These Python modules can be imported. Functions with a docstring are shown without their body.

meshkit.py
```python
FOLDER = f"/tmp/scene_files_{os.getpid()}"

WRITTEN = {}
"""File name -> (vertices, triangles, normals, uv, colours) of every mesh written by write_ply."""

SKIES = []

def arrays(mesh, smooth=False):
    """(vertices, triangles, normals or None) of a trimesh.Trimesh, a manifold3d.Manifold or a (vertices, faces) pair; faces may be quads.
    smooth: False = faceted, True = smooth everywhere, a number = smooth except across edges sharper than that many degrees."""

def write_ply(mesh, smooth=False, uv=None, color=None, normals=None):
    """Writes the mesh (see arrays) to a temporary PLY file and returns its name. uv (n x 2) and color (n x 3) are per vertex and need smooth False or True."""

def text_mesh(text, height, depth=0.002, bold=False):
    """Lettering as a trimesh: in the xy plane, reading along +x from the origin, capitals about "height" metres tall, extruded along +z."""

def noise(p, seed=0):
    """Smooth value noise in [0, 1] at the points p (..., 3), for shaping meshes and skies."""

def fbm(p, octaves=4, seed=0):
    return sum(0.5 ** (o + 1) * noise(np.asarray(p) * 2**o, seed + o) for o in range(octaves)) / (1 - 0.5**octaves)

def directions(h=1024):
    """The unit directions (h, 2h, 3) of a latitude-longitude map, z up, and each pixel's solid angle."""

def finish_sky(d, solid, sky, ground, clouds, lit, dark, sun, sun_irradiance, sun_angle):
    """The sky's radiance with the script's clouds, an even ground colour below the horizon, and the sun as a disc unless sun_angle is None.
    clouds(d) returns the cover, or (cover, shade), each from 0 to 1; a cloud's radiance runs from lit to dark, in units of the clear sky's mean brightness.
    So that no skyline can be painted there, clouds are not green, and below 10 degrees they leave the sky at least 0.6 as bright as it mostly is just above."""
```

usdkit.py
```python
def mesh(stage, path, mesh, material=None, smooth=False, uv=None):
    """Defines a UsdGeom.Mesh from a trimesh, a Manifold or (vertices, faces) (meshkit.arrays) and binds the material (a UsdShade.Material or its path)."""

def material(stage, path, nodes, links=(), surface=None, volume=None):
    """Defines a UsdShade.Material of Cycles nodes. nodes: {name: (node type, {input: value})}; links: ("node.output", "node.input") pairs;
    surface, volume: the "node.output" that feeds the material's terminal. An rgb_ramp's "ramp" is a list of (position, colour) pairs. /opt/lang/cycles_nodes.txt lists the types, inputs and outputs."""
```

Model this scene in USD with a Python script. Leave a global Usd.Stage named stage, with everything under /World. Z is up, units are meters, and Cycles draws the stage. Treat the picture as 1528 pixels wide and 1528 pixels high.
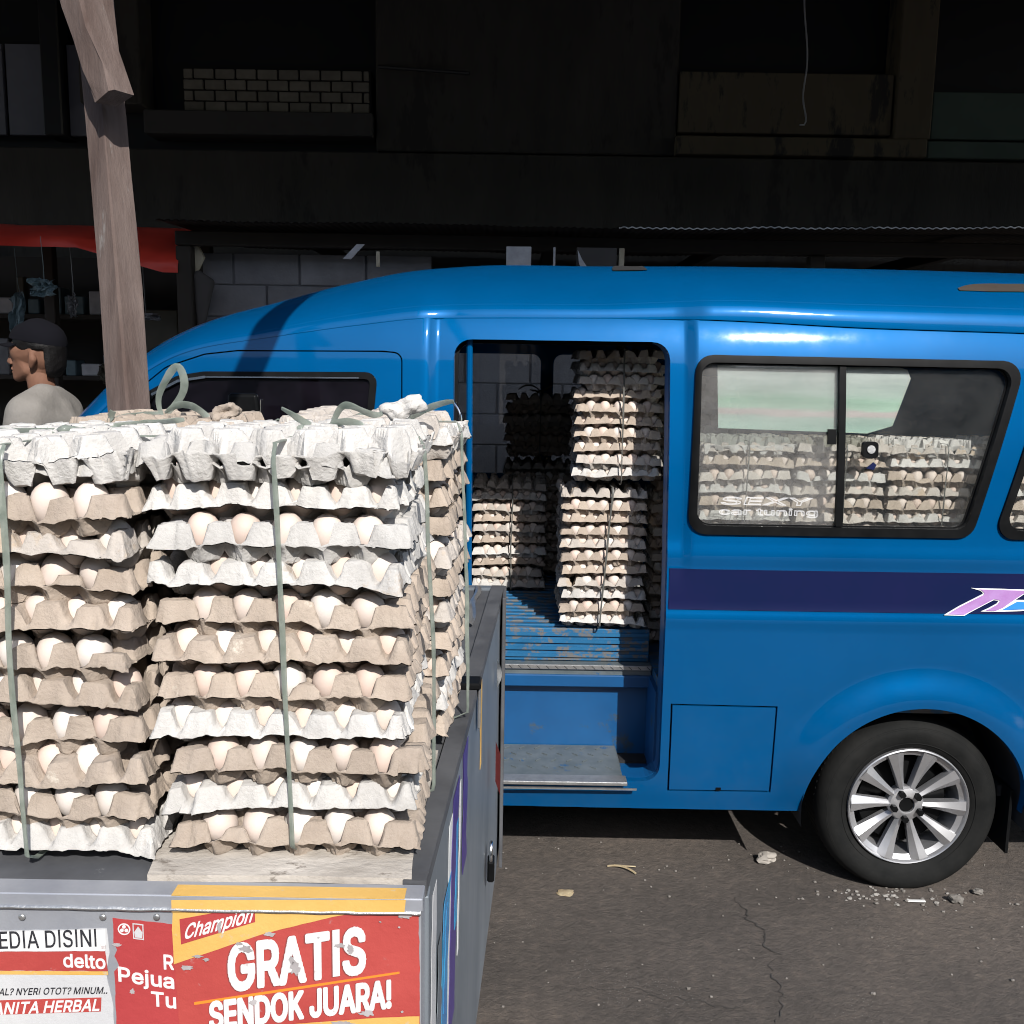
import math
import numpy as np
import trimesh
import shapely
import shapely.affinity
from shapely.geometry import Polygon, LineString, Point, box as sbox
from shapely.ops import unary_union
import manifold3d as m3
from pxr import Usd, UsdGeom, UsdLux, UsdShade, Gf, Sdf, Vt
import usdkit
from meshkit import fbm, noise, text_mesh

stage = Usd.Stage.CreateInMemory()
UsdGeom.SetStageUpAxis(stage, 'Z')
UsdGeom.SetStageMetersPerUnit(stage, 1.0)
world = UsdGeom.Xform.Define(stage, '/World')
stage.SetDefaultPrim(world.GetPrim())

# ------------------------------------------------------------------ camera, sky, sun, exposure
EXPOSURE = 0.72
PITCH, ROLL = math.radians(8.5), math.radians(0.9)
cam = UsdGeom.Camera.Define(stage, '/World/camera')
cam.CreateHorizontalApertureAttr(36.0)
cam.CreateVerticalApertureAttr(36.0)
cam.CreateFocalLengthAttr(36.0 * 1450 / 1528)
cam.CreateExposureAttr(EXPOSURE)
_f = np.array([0, math.cos(PITCH), -math.sin(PITCH)])
_r0 = np.array([1.0, 0, 0]); _u0 = np.cross(_r0, _f)
_r = _r0 * math.cos(ROLL) + _u0 * math.sin(ROLL)
_u = -_r0 * math.sin(ROLL) + _u0 * math.cos(ROLL)
cam.AddTransformOp().Set(Gf.Matrix4d(*_r, 0, *_u, 0, *(-_f), 0, 0, 0, 1.76, 1))

SUN = np.array([0.34, -1.0, 0.82]); SUN /= np.linalg.norm(SUN)
ELEV, ROT = math.asin(SUN[2]), math.atan2(SUN[0], SUN[1])
sky_mat = usdkit.material(stage, '/World/Looks/sky', {
    'sky': ('sky_texture', dict(sky_type='single_scattering', sun_disc=False, sun_elevation=ELEV, sun_rotation=ROT)),
    'bg': ('background_shader', dict(strength=0.13))}, [('sky.color', 'bg.color')], surface='bg.background')
dome = UsdLux.DomeLight.Define(stage, '/World/sky')
UsdShade.MaterialBindingAPI.Apply(dome.GetPrim()).Bind(sky_mat)
dome.GetPrim().SetCustomDataByKey('kind', 'structure')
sun = UsdLux.DistantLight.Define(stage, '/World/sun')
sun.CreateIntensityAttr(1.1); sun.CreateAngleAttr(0.53); sun.CreateNormalizeAttr(True)
sun.CreateColorAttr(Gf.Vec3f(1.0, 0.965, 0.92))
_z = SUN; _x = np.cross([0, 0, 1.0], _z); _x /= np.linalg.norm(_x); _y = np.cross(_z, _x)
sun.AddTransformOp().Set(Gf.Matrix4d(*_x, 0, *_y, 0, *_z, 0, 0, 0, 0, 1))

# ------------------------------------------------------------------ helpers
used = {}


def path_for(name, parent):
    base = '/World' if parent is None else str(parent.GetPath())
    n = used.get((base, name), 0)
    used[(base, name)] = n + 1
    return f'{base}/{name}' + (f'_{n:03d}' if n else '')


def tag(p, label=None, category=None, group=None, kind=None):
    for k, v in (('label', label), ('category', category), ('group', group), ('kind', kind)):
        if v:
            p.SetCustomDataByKey(k, v)
    return p


def thing(name, label=None, category=None, group=None, kind=None, parent=None, loc=None):
    x = UsdGeom.Xform.Define(stage, path_for(name, parent))
    if loc is not None:
        x.AddTranslateOp().Set(Gf.Vec3d(*map(float, loc)))
    return tag(x.GetPrim(), label, category, group, kind)


def obj(name, mesh, material, parent=None, smooth=30, label=None, category=None, group=None, kind=None):
    m = usdkit.mesh(stage, path_for(name, parent), mesh, material, smooth=smooth)
    return tag(m.GetPrim(), label, category, group, kind)


def cat(*ms):
    return trimesh.util.concatenate([m for m in ms])


def bx(x0, x1, y0, y1, z0, z1, bevel=0.0):
    if bevel:
        b = bevel
        pts = []
        for sx, sy, sz in np.ndindex(2, 2, 2):
            X, Y, Z = (x1 if sx else x0), (y1 if sy else y0), (z1 if sz else z0)
            ix, iy, iz = (-b if sx else b), (-b if sy else b), (-b if sz else b)
            pts += [(X, Y + iy, Z + iz), (X + ix, Y, Z + iz), (X + ix, Y + iy, Z)]
        return trimesh.convex.convex_hull(np.array(pts))
    m = trimesh.creation.box([x1 - x0, y1 - y0, z1 - z0])
    m.apply_translation([(x0 + x1) / 2, (y0 + y1) / 2, (z0 + z1) / 2])
    return m


def tube(pts, r, sides=8):
    pts = np.asarray(pts, float)
    n = len(pts)
    r = np.broadcast_to(np.asarray(r, float), n)
    t = np.gradient(pts, axis=0); t /= np.linalg.norm(t, axis=1, keepdims=True) + 1e-12
    ref = np.array([0.13, 0.27, 0.95]) if abs(t[0][2]) < 0.9 else np.array([1.0, 0.1, 0])
    V = []
    for i in range(n):
        a = np.cross(ref, t[i]); a /= np.linalg.norm(a); b = np.cross(t[i], a); ref = np.cross(a, t[i]) * -1
        ang = np.linspace(0, 2 * np.pi, sides, endpoint=False)
        V.append(pts[i] + r[i] * (np.cos(ang)[:, None] * a + np.sin(ang)[:, None] * b))
        ref = b
    V = np.vstack(V)
    F = []
    for i in range(n - 1):
        for k in range(sides):
            a, b = i * sides + k, i * sides + (k + 1) % sides
            F += [(a, b, b + sides), (a, b + sides, a + sides)]
    c0, c1 = len(V), len(V) + 1
    V = np.vstack([V, pts[0], pts[-1]])
    for k in range(sides):
        F += [(c0, (k + 1) % sides, k), (c1, (n - 1) * sides + k, (n - 1) * sides + (k + 1) % sides)]
    return trimesh.Trimesh(V, F, process=False)


def spline(pts, n):
    from scipy.interpolate import CubicSpline
    pts = np.asarray(pts, float)
    d = np.r_[0, np.cumsum(np.linalg.norm(np.diff(pts, axis=0), axis=1))]
    return CubicSpline(d, pts)(np.linspace(0, d[-1], n))


def ribbon(pts, normals, width, thick=0.0007):
    pts = np.asarray(pts, float); n = len(pts)
    nn = np.asarray(normals, float) * np.ones((n, 1)); nn /= np.linalg.norm(nn, axis=1, keepdims=True)
    t = np.gradient(pts, axis=0); t /= np.linalg.norm(t, axis=1, keepdims=True) + 1e-12
    s = np.cross(t, nn); s /= np.linalg.norm(s, axis=1, keepdims=True) + 1e-12
    nn = np.cross(s, t)
    w = np.broadcast_to(width, n)[:, None] / 2
    fold = 0.22
    P = [pts - s * w + nn * thick, pts - s * w * .2 + nn * (thick + w * fold), pts + s * w + nn * thick,
         pts + s * w - nn * thick, pts - s * w * .2 + nn * (w * fold - thick), pts - s * w - nn * thick]
    V = np.stack(P, 1).reshape(-1, 3)
    F = []
    for i in range(n - 1):
        for k in range(6):
            a, b = i * 6 + k, i * 6 + (k + 1) % 6
            F += [(a, b, b + 6), (a, b + 6, a + 6)]
    e = (n - 1) * 6
    F += [(0, 5, 4), (0, 4, 1), (1, 4, 3), (1, 3, 2), (e, e + 4, e + 5), (e, e + 1, e + 4), (e + 1, e + 3, e + 4), (e + 1, e + 2, e + 3)]
    return trimesh.Trimesh(V, F, process=False)


def extrude(poly, depth):
    g = [p for p in (poly.geoms if hasattr(poly, 'geoms') else [poly]) if p.area > 1e-9]
    return cat(*[trimesh.creation.extrude_polygon(p, depth, engine='earcut') for p in g])


def upright(poly, y, depth):
    """a polygon in (x, z) as a slab whose front face is at y, going back by depth"""
    m = extrude(poly, depth)
    v = np.array(m.vertices)
    return trimesh.Trimesh(np.c_[v[:, 0], y + depth - v[:, 2], v[:, 1]], m.faces, process=False)


def hull(pts, rad, seg=14):
    ss = [m3.Manifold.sphere(r, seg).translate(tuple(map(float, p))) for p, r in zip(pts, rad)]
    return m3.Manifold.batch_hull(ss)


def to_tm(m):
    a = m.to_mesh()
    return trimesh.Trimesh(np.array(a.vert_properties[:, :3]), np.array(a.tri_verts), process=False)


def rounded(poly, r):
    return poly.buffer(-r).buffer(2 * r, quad_segs=6).buffer(-r, quad_segs=6).buffer(0)


def sheet(P):
    """grid (a, b, 3) -> triangles"""
    a, b = P.shape[:2]
    i = np.arange(a * b).reshape(a, b)
    q = np.stack([i[:-1, :-1], i[1:, :-1], i[1:, 1:], i[:-1, 1:]], -1).reshape(-1, 4)
    return trimesh.Trimesh(P.reshape(-1, 3), np.vstack([q[:, [0, 1, 2]], q[:, [0, 2, 3]]]), process=False)


# ------------------------------------------------------------------ materials
def mat(name, c1, c2=None, scale=6, rough=0.6, metallic=0.0, bump=0.0, bscale=60, spots=None, rand=0.0, rough2=None, detail=6, stretch=None, **extra):
    c2 = c2 or c1
    n = {'g': ('geometry', {}), 'mp': ('mapping', dict(scale=stretch or (1, 1, 1))),
         'n': ('noise_texture', dict(scale=scale, detail=detail, roughness=0.62)),
         'r': ('rgb_ramp', dict(ramp=[(0.3, c1), (0.7, c2)])),
         'p': ('principled_bsdf', dict(roughness=rough, metallic=metallic, **extra))}
    l = [('g.position', 'mp.vector'), ('mp.vector', 'n.vector'), ('n.fac', 'r.fac')]
    col = 'r.color'
    if spots:
        sc, thr, sx = spots[0], spots[1], spots[2]
        n['sn'] = ('noise_texture', dict(scale=sc, detail=8, roughness=0.7))
        n['sr'] = ('rgb_ramp', dict(ramp=[(thr, (0, 0, 0)), (thr + 0.06, (1, 1, 1))]))
        n['sm'] = ('mix', dict(mix_type='mix', color2=sx))
        l += [('mp.vector', 'sn.vector'), ('sn.fac', 'sr.fac'), ('sr.color', 'sm.fac'), (col, 'sm.color1')]
        col = 'sm.color'
    if rand:
        n['oi'] = ('object_info', {})
        n['rr'] = ('map_range', dict(from_min=0, from_max=1, to_min=1 - rand, to_max=1 + rand * 0.6))
        n['hs'] = ('hsv', {})
        l += [('oi.random', 'rr.value'), ('rr.result', 'hs.value'), (col, 'hs.color')]
        col = 'hs.color'
    l.append((col, 'p.base_color'))
    if rough2 is not None:
        n['q'] = ('map_range', dict(from_min=0.3, from_max=0.7, to_min=rough, to_max=rough2))
        l += [('n.fac', 'q.value'), ('q.result', 'p.roughness')]
    if bump:
        n['bn'] = ('noise_texture', dict(scale=bscale, detail=6, roughness=0.65))
        n['b'] = ('bump', dict(strength=1.0, distance=bump))
        l += [('mp.vector', 'bn.vector'), ('bn.fac', 'b.height'), ('b.normal', 'p.normal')]
    return usdkit.material(stage, '/World/Looks/' + name, n, l, surface='p.BSDF')


def glass(name, tint=(1, 1, 1), gloss=1.0, rough=0.02, dust=0.0, dustcol=(.5, .5, .5), ior=1.5):
    n = {'t': ('transparent_bsdf', dict(color=tint)), 'g': ('glossy_bsdf', dict(color=(gloss,) * 3, roughness=rough)),
         'f': ('fresnel', dict(IOR=ior)), 'm': ('mix_closure', {})}
    l = [('f.fac', 'm.fac'), ('t.BSDF', 'm.closure1'), ('g.BSDF', 'm.closure2')]
    out = 'm.closure'
    if dust:
        n['ge'] = ('geometry', {})
        n['no'] = ('noise_texture', dict(scale=7, detail=8, roughness=0.7))
        n['mr'] = ('map_range', dict(from_min=0.3, from_max=0.75, to_min=0.3 * dust, to_max=1.4 * dust))
        n['d'] = ('diffuse_bsdf', dict(color=dustcol)); n['tl'] = ('translucent_bsdf', dict(color=dustcol))
        n['dm'] = ('mix_closure', dict(fac=0.3)); n['m2'] = ('mix_closure', {})
        l += [('ge.position', 'no.vector'), ('no.fac', 'mr.value'), ('mr.result', 'm2.fac'), ('m.closure', 'm2.closure1'),
              ('d.BSDF', 'dm.closure1'), ('tl.BSDF', 'dm.closure2'), ('dm.closure', 'm2.closure2')]
        out = 'm2.closure'
    return usdkit.material(stage, '/World/Looks/' + name, n, l, surface=out)


M = {}
M['paint'] = usdkit.material(stage, '/World/Looks/van_paint', {
    'g': ('geometry', {}), 'xyz': ('separate_xyz', {}), 'zr': ('map_range', dict(from_min=.25, from_max=.85, to_min=.55, to_max=.03, clamp=True)),
    'n1': ('noise_texture', dict(scale=2.5, detail=6)), 'r1': ('rgb_ramp', dict(ramp=[(.3, (.0, .055, .160)), (.7, (.0, .064, .186))])),
    'n2': ('noise_texture', dict(scale=7, detail=9, roughness=.7)), 'r2': ('rgb_ramp', dict(ramp=[(.42, (0, 0, 0)), (.72, (1, 1, 1))])),
    'k': ('math', dict(math_type='multiply')), 'k2': ('math', dict(math_type='multiply', value2=.14)), 'mx': ('mix', dict(mix_type='mix', color2=(.10, .10, .10))),
    'mp': ('mapping', dict(scale=(3, 3, 40))), 'n3': ('noise_texture', dict(scale=3, detail=8, roughness=.8)), 'r3': ('rgb_ramp', dict(ramp=[(.70, (0, 0, 0)), (.76, (1, 1, 1))])), 'k3': ('math', dict(math_type='multiply', value2=.10)), 'm2': ('mix', dict(mix_type='mix', color2=(.16, .20, .24))),
    'rr': ('map_range', dict(from_min=.3, from_max=.75, to_min=.03, to_max=.12)), 'nb': ('noise_texture', dict(scale=3.2, detail=3)), 'b': ('bump', dict(strength=1.0, distance=.0009)),
    'p': ('principled_bsdf', dict(roughness=.42, metallic=.22, coat_weight=.55, specular_ior_level=0.0))},
    [('g.position', 'xyz.vector'), ('xyz.z', 'zr.value'), ('g.position', 'n1.vector'), ('n1.fac', 'r1.fac'), ('g.position', 'n2.vector'), ('n2.fac', 'r2.fac'), ('r2.color', 'k.value1'), ('zr.result', 'k.value2'), ('k.value', 'k2.value1'),
     ('k2.value', 'mx.fac'), ('r1.color', 'mx.color1'), ('g.position', 'mp.vector'), ('mp.vector', 'n3.vector'), ('n3.fac', 'r3.fac'), ('r3.color', 'k3.value1'), ('k3.value', 'm2.fac'), ('mx.color', 'm2.color1'), ('m2.color', 'p.base_color'),
     ('n2.fac', 'rr.value'), ('rr.result', 'p.coat_roughness'), ('g.position', 'nb.vector'), ('nb.fac', 'b.height'), ('b.normal', 'p.normal'), ('b.normal', 'p.coat_normal')], surface='p.BSDF')
M['paint_inside'] = mat('van_inside_paint', (.0, .046, .14), (.0, .06, .175), scale=5, rough=.45, spots=(9, .60, (.03, .05, .07)))
M['floorblue'] = mat('van_floor_paint', (.003, .075, .17), (.008, .10, .22), scale=12, rough=.5, spots=(16, .50, (.10, .10, .10)), stretch=(1, 3, 1))
M['rubber'] = mat('black_rubber', (.003, .0033, .0036), (.007, .0072, .0075), scale=14, rough=.38, specular_ior_level=.06)
M['tyre'] = mat('tyre_rubber', (.007, .0075, .0075), (.014, .014, .0135), scale=10, rough=.7, bump=.001, bscale=90, specular_ior_level=.06)
M['alloy'] = mat('alloy', (.34, .34, .345), (.48, .48, .49), scale=8, rough=.42, metallic=.8)
M['alu'] = mat('aluminium', (.30, .30, .30), (.42, .42, .41), scale=30, rough=.35, metallic=.8, bump=.0008, bscale=120)
M['tread'] = mat('tread_plate', (.10, .125, .135), (.16, .185, .195), scale=14, rough=.45, metallic=.5, spots=(12, .62, (.02, .10, .22)))
M['dark'] = mat('dark_void', (.008, .008, .009), rough=.8)
M['headliner'] = mat('headliner', (.03, .03, .033), (.04, .04, .042), rough=.9)
M['vinyl'] = mat('seat_vinyl', (.02, .02, .024), (.03, .03, .03), rough=.5)
M['chrome'] = mat('chrome', (.7, .7, .7), rough=.15, metallic=1.0)
M['stripe'] = mat('navy_stripe', (.004, .009, .040), (.007, .009, .044), scale=3, rough=.4, specular_ior_level=.08)
M['logo'] = mat('logo_purple', (.26, .10, .30), (.34, .20, .42), scale=9, rough=.35)
M['logo_blue'] = mat('logo_blue', (.03, .20, .55), rough=.35)
M['white_vinyl'] = mat('white_vinyl', (.68, .68, .68), rough=.45)
M['glass'] = glass('window_glass', (.94, .95, .945), dust=.02, dustcol=(.5, .5, .48))
M['glass_dusty'] = glass('dusty_window_glass', (.92, .935, .93), dust=.10, dustcol=(.5, .48, .46))
M['tint'] = glass('tinted_glass', (.10, .09, .11), dust=.02, dustcol=(.25, .2, .3))
M['decal'] = usdkit.material(stage, '/World/Looks/faint_decal', {'d': ('diffuse_bsdf', dict(color=(.6, .6, .6))), 't': ('transparent_bsdf', {}), 'm': ('mix_closure', dict(fac=.36))}, [('t.BSDF', 'm.closure1'), ('d.BSDF', 'm.closure2')], surface='m.closure')
M['film'] = None
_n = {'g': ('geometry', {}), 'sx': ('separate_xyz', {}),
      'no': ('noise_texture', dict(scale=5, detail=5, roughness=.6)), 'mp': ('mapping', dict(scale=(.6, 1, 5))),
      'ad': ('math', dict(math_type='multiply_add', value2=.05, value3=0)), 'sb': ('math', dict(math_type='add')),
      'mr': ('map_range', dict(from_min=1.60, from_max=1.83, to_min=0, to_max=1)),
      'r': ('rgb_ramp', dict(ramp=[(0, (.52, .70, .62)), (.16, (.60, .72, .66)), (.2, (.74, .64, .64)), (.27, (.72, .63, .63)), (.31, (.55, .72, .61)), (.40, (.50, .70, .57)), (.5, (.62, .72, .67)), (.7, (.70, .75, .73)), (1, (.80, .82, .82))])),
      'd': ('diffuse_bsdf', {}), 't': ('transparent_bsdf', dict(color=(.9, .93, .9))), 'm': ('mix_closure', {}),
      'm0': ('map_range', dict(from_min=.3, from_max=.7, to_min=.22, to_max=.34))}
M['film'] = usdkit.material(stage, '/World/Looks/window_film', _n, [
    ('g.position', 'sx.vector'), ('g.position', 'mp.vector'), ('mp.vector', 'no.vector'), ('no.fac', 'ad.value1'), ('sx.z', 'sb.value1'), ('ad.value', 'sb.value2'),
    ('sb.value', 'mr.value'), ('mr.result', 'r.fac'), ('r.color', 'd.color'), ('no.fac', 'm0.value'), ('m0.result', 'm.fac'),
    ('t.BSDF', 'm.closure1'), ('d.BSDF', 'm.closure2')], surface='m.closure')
M['pulp_white'] = mat('pulp_white', (.36, .345, .325), (.48, .465, .44), scale=14, rough=.95, bump=.0022, bscale=170, spots=(11, .60, (.35, .30, .25)), rand=.12)
M['pulp_tan'] = mat('pulp_tan', (.265, .215, .172), (.36, .30, .245), scale=14, rough=.95, bump=.0022, bscale=170, spots=(13, .64, (.47, .42, .35)), rand=.12)
M['pulp_mix'] = mat('pulp_grey', (.31, .275, .24), (.41, .375, .34), scale=9, rough=.95, bump=.0022, bscale=170, spots=(8, .56, (.36, .29, .22)), rand=.12)
M['egg_cream'] = mat('egg_cream', (.50, .42, .365), (.56, .485, .43), scale=18, rough=.6, specular_ior_level=.3, bump=.0002, bscale=400, rand=.10)
M['egg_pink'] = mat('egg_pink', (.48, .375, .315), (.53, .43, .37), scale=18, rough=.6, specular_ior_level=.3, bump=.0002, bscale=400, rand=.10)
M['egg_pale'] = mat('egg_pale', (.53, .475, .43), (.59, .54, .495), scale=18, rough=.6, specular_ior_level=.3, bump=.0002, bscale=400, rand=.08)
_n = {'g': ('geometry', {}), 'no': ('noise_texture', dict(scale=60, detail=4)), 'r': ('rgb_ramp', dict(ramp=[(.3, (.20, .235, .20)), (.7, (.34, .375, .33))])),
      'p': ('principled_bsdf', dict(roughness=.28)), 't': ('translucent_bsdf', dict(color=(.30, .36, .30))), 'tr': ('transparent_bsdf', {}), 'm': ('mix_closure', dict(fac=.4)), 'm2': ('mix_closure', dict(fac=.28))}
M['raffia'] = usdkit.material(stage, '/World/Looks/raffia', _n, [('g.position', 'no.vector'), ('no.fac', 'r.fac'), ('r.color', 'p.base_color'), ('p.BSDF', 'm.closure1'), ('t.BSDF', 'm.closure2'), ('m.closure', 'm2.closure1'), ('tr.BSDF', 'm2.closure2')], surface='m2.closure')
M['string'] = mat('dark_string', (.05, .05, .045), (.09, .09, .08), scale=60, rough=.5)
M['cart_black'] = mat('cart_black_metal', (.035, .036, .04), (.075, .077, .082), scale=7, rough=.55, rough2=.75, bump=.0006, bscale=40, spots=(26, .68, (.16, .16, .16)))
M['cart_grey'] = mat('cart_grey_metal', (.11, .13, .15), (.19, .21, .23), scale=5, rough=.45, metallic=.3, bump=.0006, bscale=50, spots=(30, .70, (.32, .32, .32)), stretch=(1, 1, .35))
M['cart_silver'] = mat('cart_silver', (.24, .25, .28), (.36, .37, .39), scale=6, rough=.42, metallic=.35, bump=.0005, bscale=40, spots=(25, .69, (.12, .11, .1)))
M['board'] = mat('weathered_board', (.27, .24, .205), (.46, .42, .37), scale=13, detail=10, rough=.95, bump=.003, bscale=60, spots=(22, .60, (.16, .135, .11)), stretch=(.7, 1.2, 1))
M['timber'] = mat('old_timber', (.050, .030, .024), (.130, .098, .086), scale=12, rough=.95, bump=.006, bscale=34, spots=(20, .61, (.16, .145, .135)), stretch=(1, 1, .18))
M['timber_pale'] = mat('pale_timber', (.30, .26, .19), (.42, .38, .30), scale=9, rough=.9)
M['st_red'] = mat('sticker_red', (.28, .032, .028), (.35, .050, .042), scale=7, rough=.6, spots=(45, .65, (.33, .13, .12)), bump=.0014, bscale=26)
M['st_red2'] = mat('sticker_red_faded', (.29, .032, .034), (.33, .042, .042), scale=7, rough=.5, spots=(24, .67, (.30, .15, .14)), bump=.0014, bscale=26)
M['st_yellow'] = mat('sticker_yellow', (.47, .27, .06), (.54, .34, .10), scale=7, rough=.6, spots=(32, .60, (.40, .33, .22)), bump=.0014, bscale=26)
M['st_white'] = mat('sticker_white', (.50, .50, .49), (.58, .58, .57), scale=9, rough=.6, spots=(55, .62, (.36, .30, .29)), bump=.0014, bscale=26)
M['st_grey'] = mat('sticker_grey', (.38, .38, .39), (.44, .44, .44), scale=9, rough=.5, spots=(20, .67, (.30, .29, .28)), bump=.0014, bscale=26)
M['st_black'] = mat('sticker_black', (.02, .02, .025), rough=.5)
M['st_orange'] = mat('sticker_orange', (.60, .19, .02), rough=.5)
M['st_cyan'] = mat('sticker_cyan', (.02, .27, .45), (.05, .13, .33), scale=20, rough=.4)
M['st_purple'] = mat('sticker_purple', (.05, .03, .16), rough=.4)
M['st_shade'] = mat('sticker_shade', (.16, .03, .03), (.2, .05, .045), rough=.5)
M['peel'] = mat('peeled_backing', (.22, .20, .20), (.34, .32, .32), scale=40, rough=.9)
M['ground'] = None
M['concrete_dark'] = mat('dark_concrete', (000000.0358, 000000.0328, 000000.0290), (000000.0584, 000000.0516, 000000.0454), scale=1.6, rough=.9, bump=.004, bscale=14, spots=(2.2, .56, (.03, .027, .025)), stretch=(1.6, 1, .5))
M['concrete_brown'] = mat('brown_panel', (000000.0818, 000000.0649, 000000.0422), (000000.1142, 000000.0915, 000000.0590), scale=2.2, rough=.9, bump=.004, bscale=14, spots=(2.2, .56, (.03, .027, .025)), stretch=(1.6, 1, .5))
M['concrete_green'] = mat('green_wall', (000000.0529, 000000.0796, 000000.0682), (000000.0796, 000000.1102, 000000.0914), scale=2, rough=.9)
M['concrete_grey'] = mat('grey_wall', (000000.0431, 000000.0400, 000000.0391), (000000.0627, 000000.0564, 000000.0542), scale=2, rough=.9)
M['void'] = mat('window_dark', (.013, .013, .015), rough=.4)
M['brick'] = mat('pale_brick', (.15, .135, .11), (.22, .20, .165), scale=9, rough=.9, bump=.003, bscale=40, rand=.16)
M['street_wall'] = mat('street_wall', (.10, .095, .09), (.15, .14, .13), scale=1.2, rough=.9, spots=(1.5, .6, (.07, .065, .06)))
M['mortar'] = mat('mortar', (.02, .018, .016), rough=.95)
M['block'] = mat('grey_block', (.135, .133, .142), (.19, .187, .197), scale=5, rough=.95, bump=.003, bscale=50, rand=.12)
M['block_joint'] = mat('block_joint', (.085, .085, .095), (.11, .11, .115), rough=.95)
M['pane_pale'] = mat('pale_pane', (.13, .135, .165), (.18, .185, .22), scale=2, rough=.4)
M['rust'] = mat('rusty_roof', (.02, .014, .010), (.04, .028, .020), scale=5, rough=.8, spots=(9, .6, (.10, .10, .10)))
M['zinc'] = mat('zinc_edge', (.16, .16, .16), (.50, .50, .49), scale=6, rough=.6)
M['tarp_red'] = mat('red_tarp', (.50, .032, .018), (.60, .05, .03), scale=4, rough=.5, bump=.003, bscale=12)
M['tarp_blue'] = mat('blue_tarp', (.03, .08, .22), rough=.6)
M['crack'] = mat('crack_dirt', (.026, .023, .021), (.06, .053, .047), scale=20, rough=1.0)
M['pave'] = mat('pavement', (.06, .056, .052), (.09, .085, .08), scale=6, rough=.9)
M['skin'] = mat('skin', (.125, .060, .038), (.155, .078, .05), scale=20, rough=.75, specular_ior_level=.25)
M['hair'] = mat('hair', (.003, .0025, .0025), rough=.6, specular_ior_level=.2, bump=.002, bscale=160)
M['cap'] = mat('cap_cloth', (.004, .004, .006), rough=.95, specular_ior_level=.1)
M['shirt'] = mat('shirt', (.155, .145, .132), (.185, .174, .16), scale=12, rough=.95, bump=.004, bscale=22)
M['trousers'] = mat('trousers', (.02, .022, .03), rough=.9)
M['shoe'] = mat('shoe', (.03, .03, .03), rough=.7)
M['wood_dark'] = mat('dark_wood', (.014, .010, .007), (.024, .017, .012), scale=7, rough=.8, stretch=(1, 1, .2))
M['goods_pale'] = mat('pale_goods', (.30, .30, .32), (.42, .42, .44), scale=20, rough=.4)
M['goods_blue'] = mat('blue_goods', (.05, .09, .105), (.11, .155, .175), scale=15, rough=.4)
M['goods_olive'] = mat('olive_goods', (.04, .037, .024), (.065, .058, .04), scale=10, rough=.7)
M['goods_grey'] = mat('grey_goods', (.09, .09, .095), (.14, .14, .145), scale=20, rough=.4)
M['crumb'] = mat('eggshell', (.16, .15, .135), (.27, .255, .235), scale=60, rough=.9)
M['stone'] = mat('stone', (.10, .09, .08), (.20, .185, .165), scale=30, rough=.95, rand=.3)
M['paper'] = mat('crumpled_paper', (.22, .20, .175), (.30, .275, .245), scale=30, rough=.9)
M['litter'] = mat('dry_litter', (.22, .16, .09), (.33, .28, .18), scale=30, rough=.9)

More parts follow.
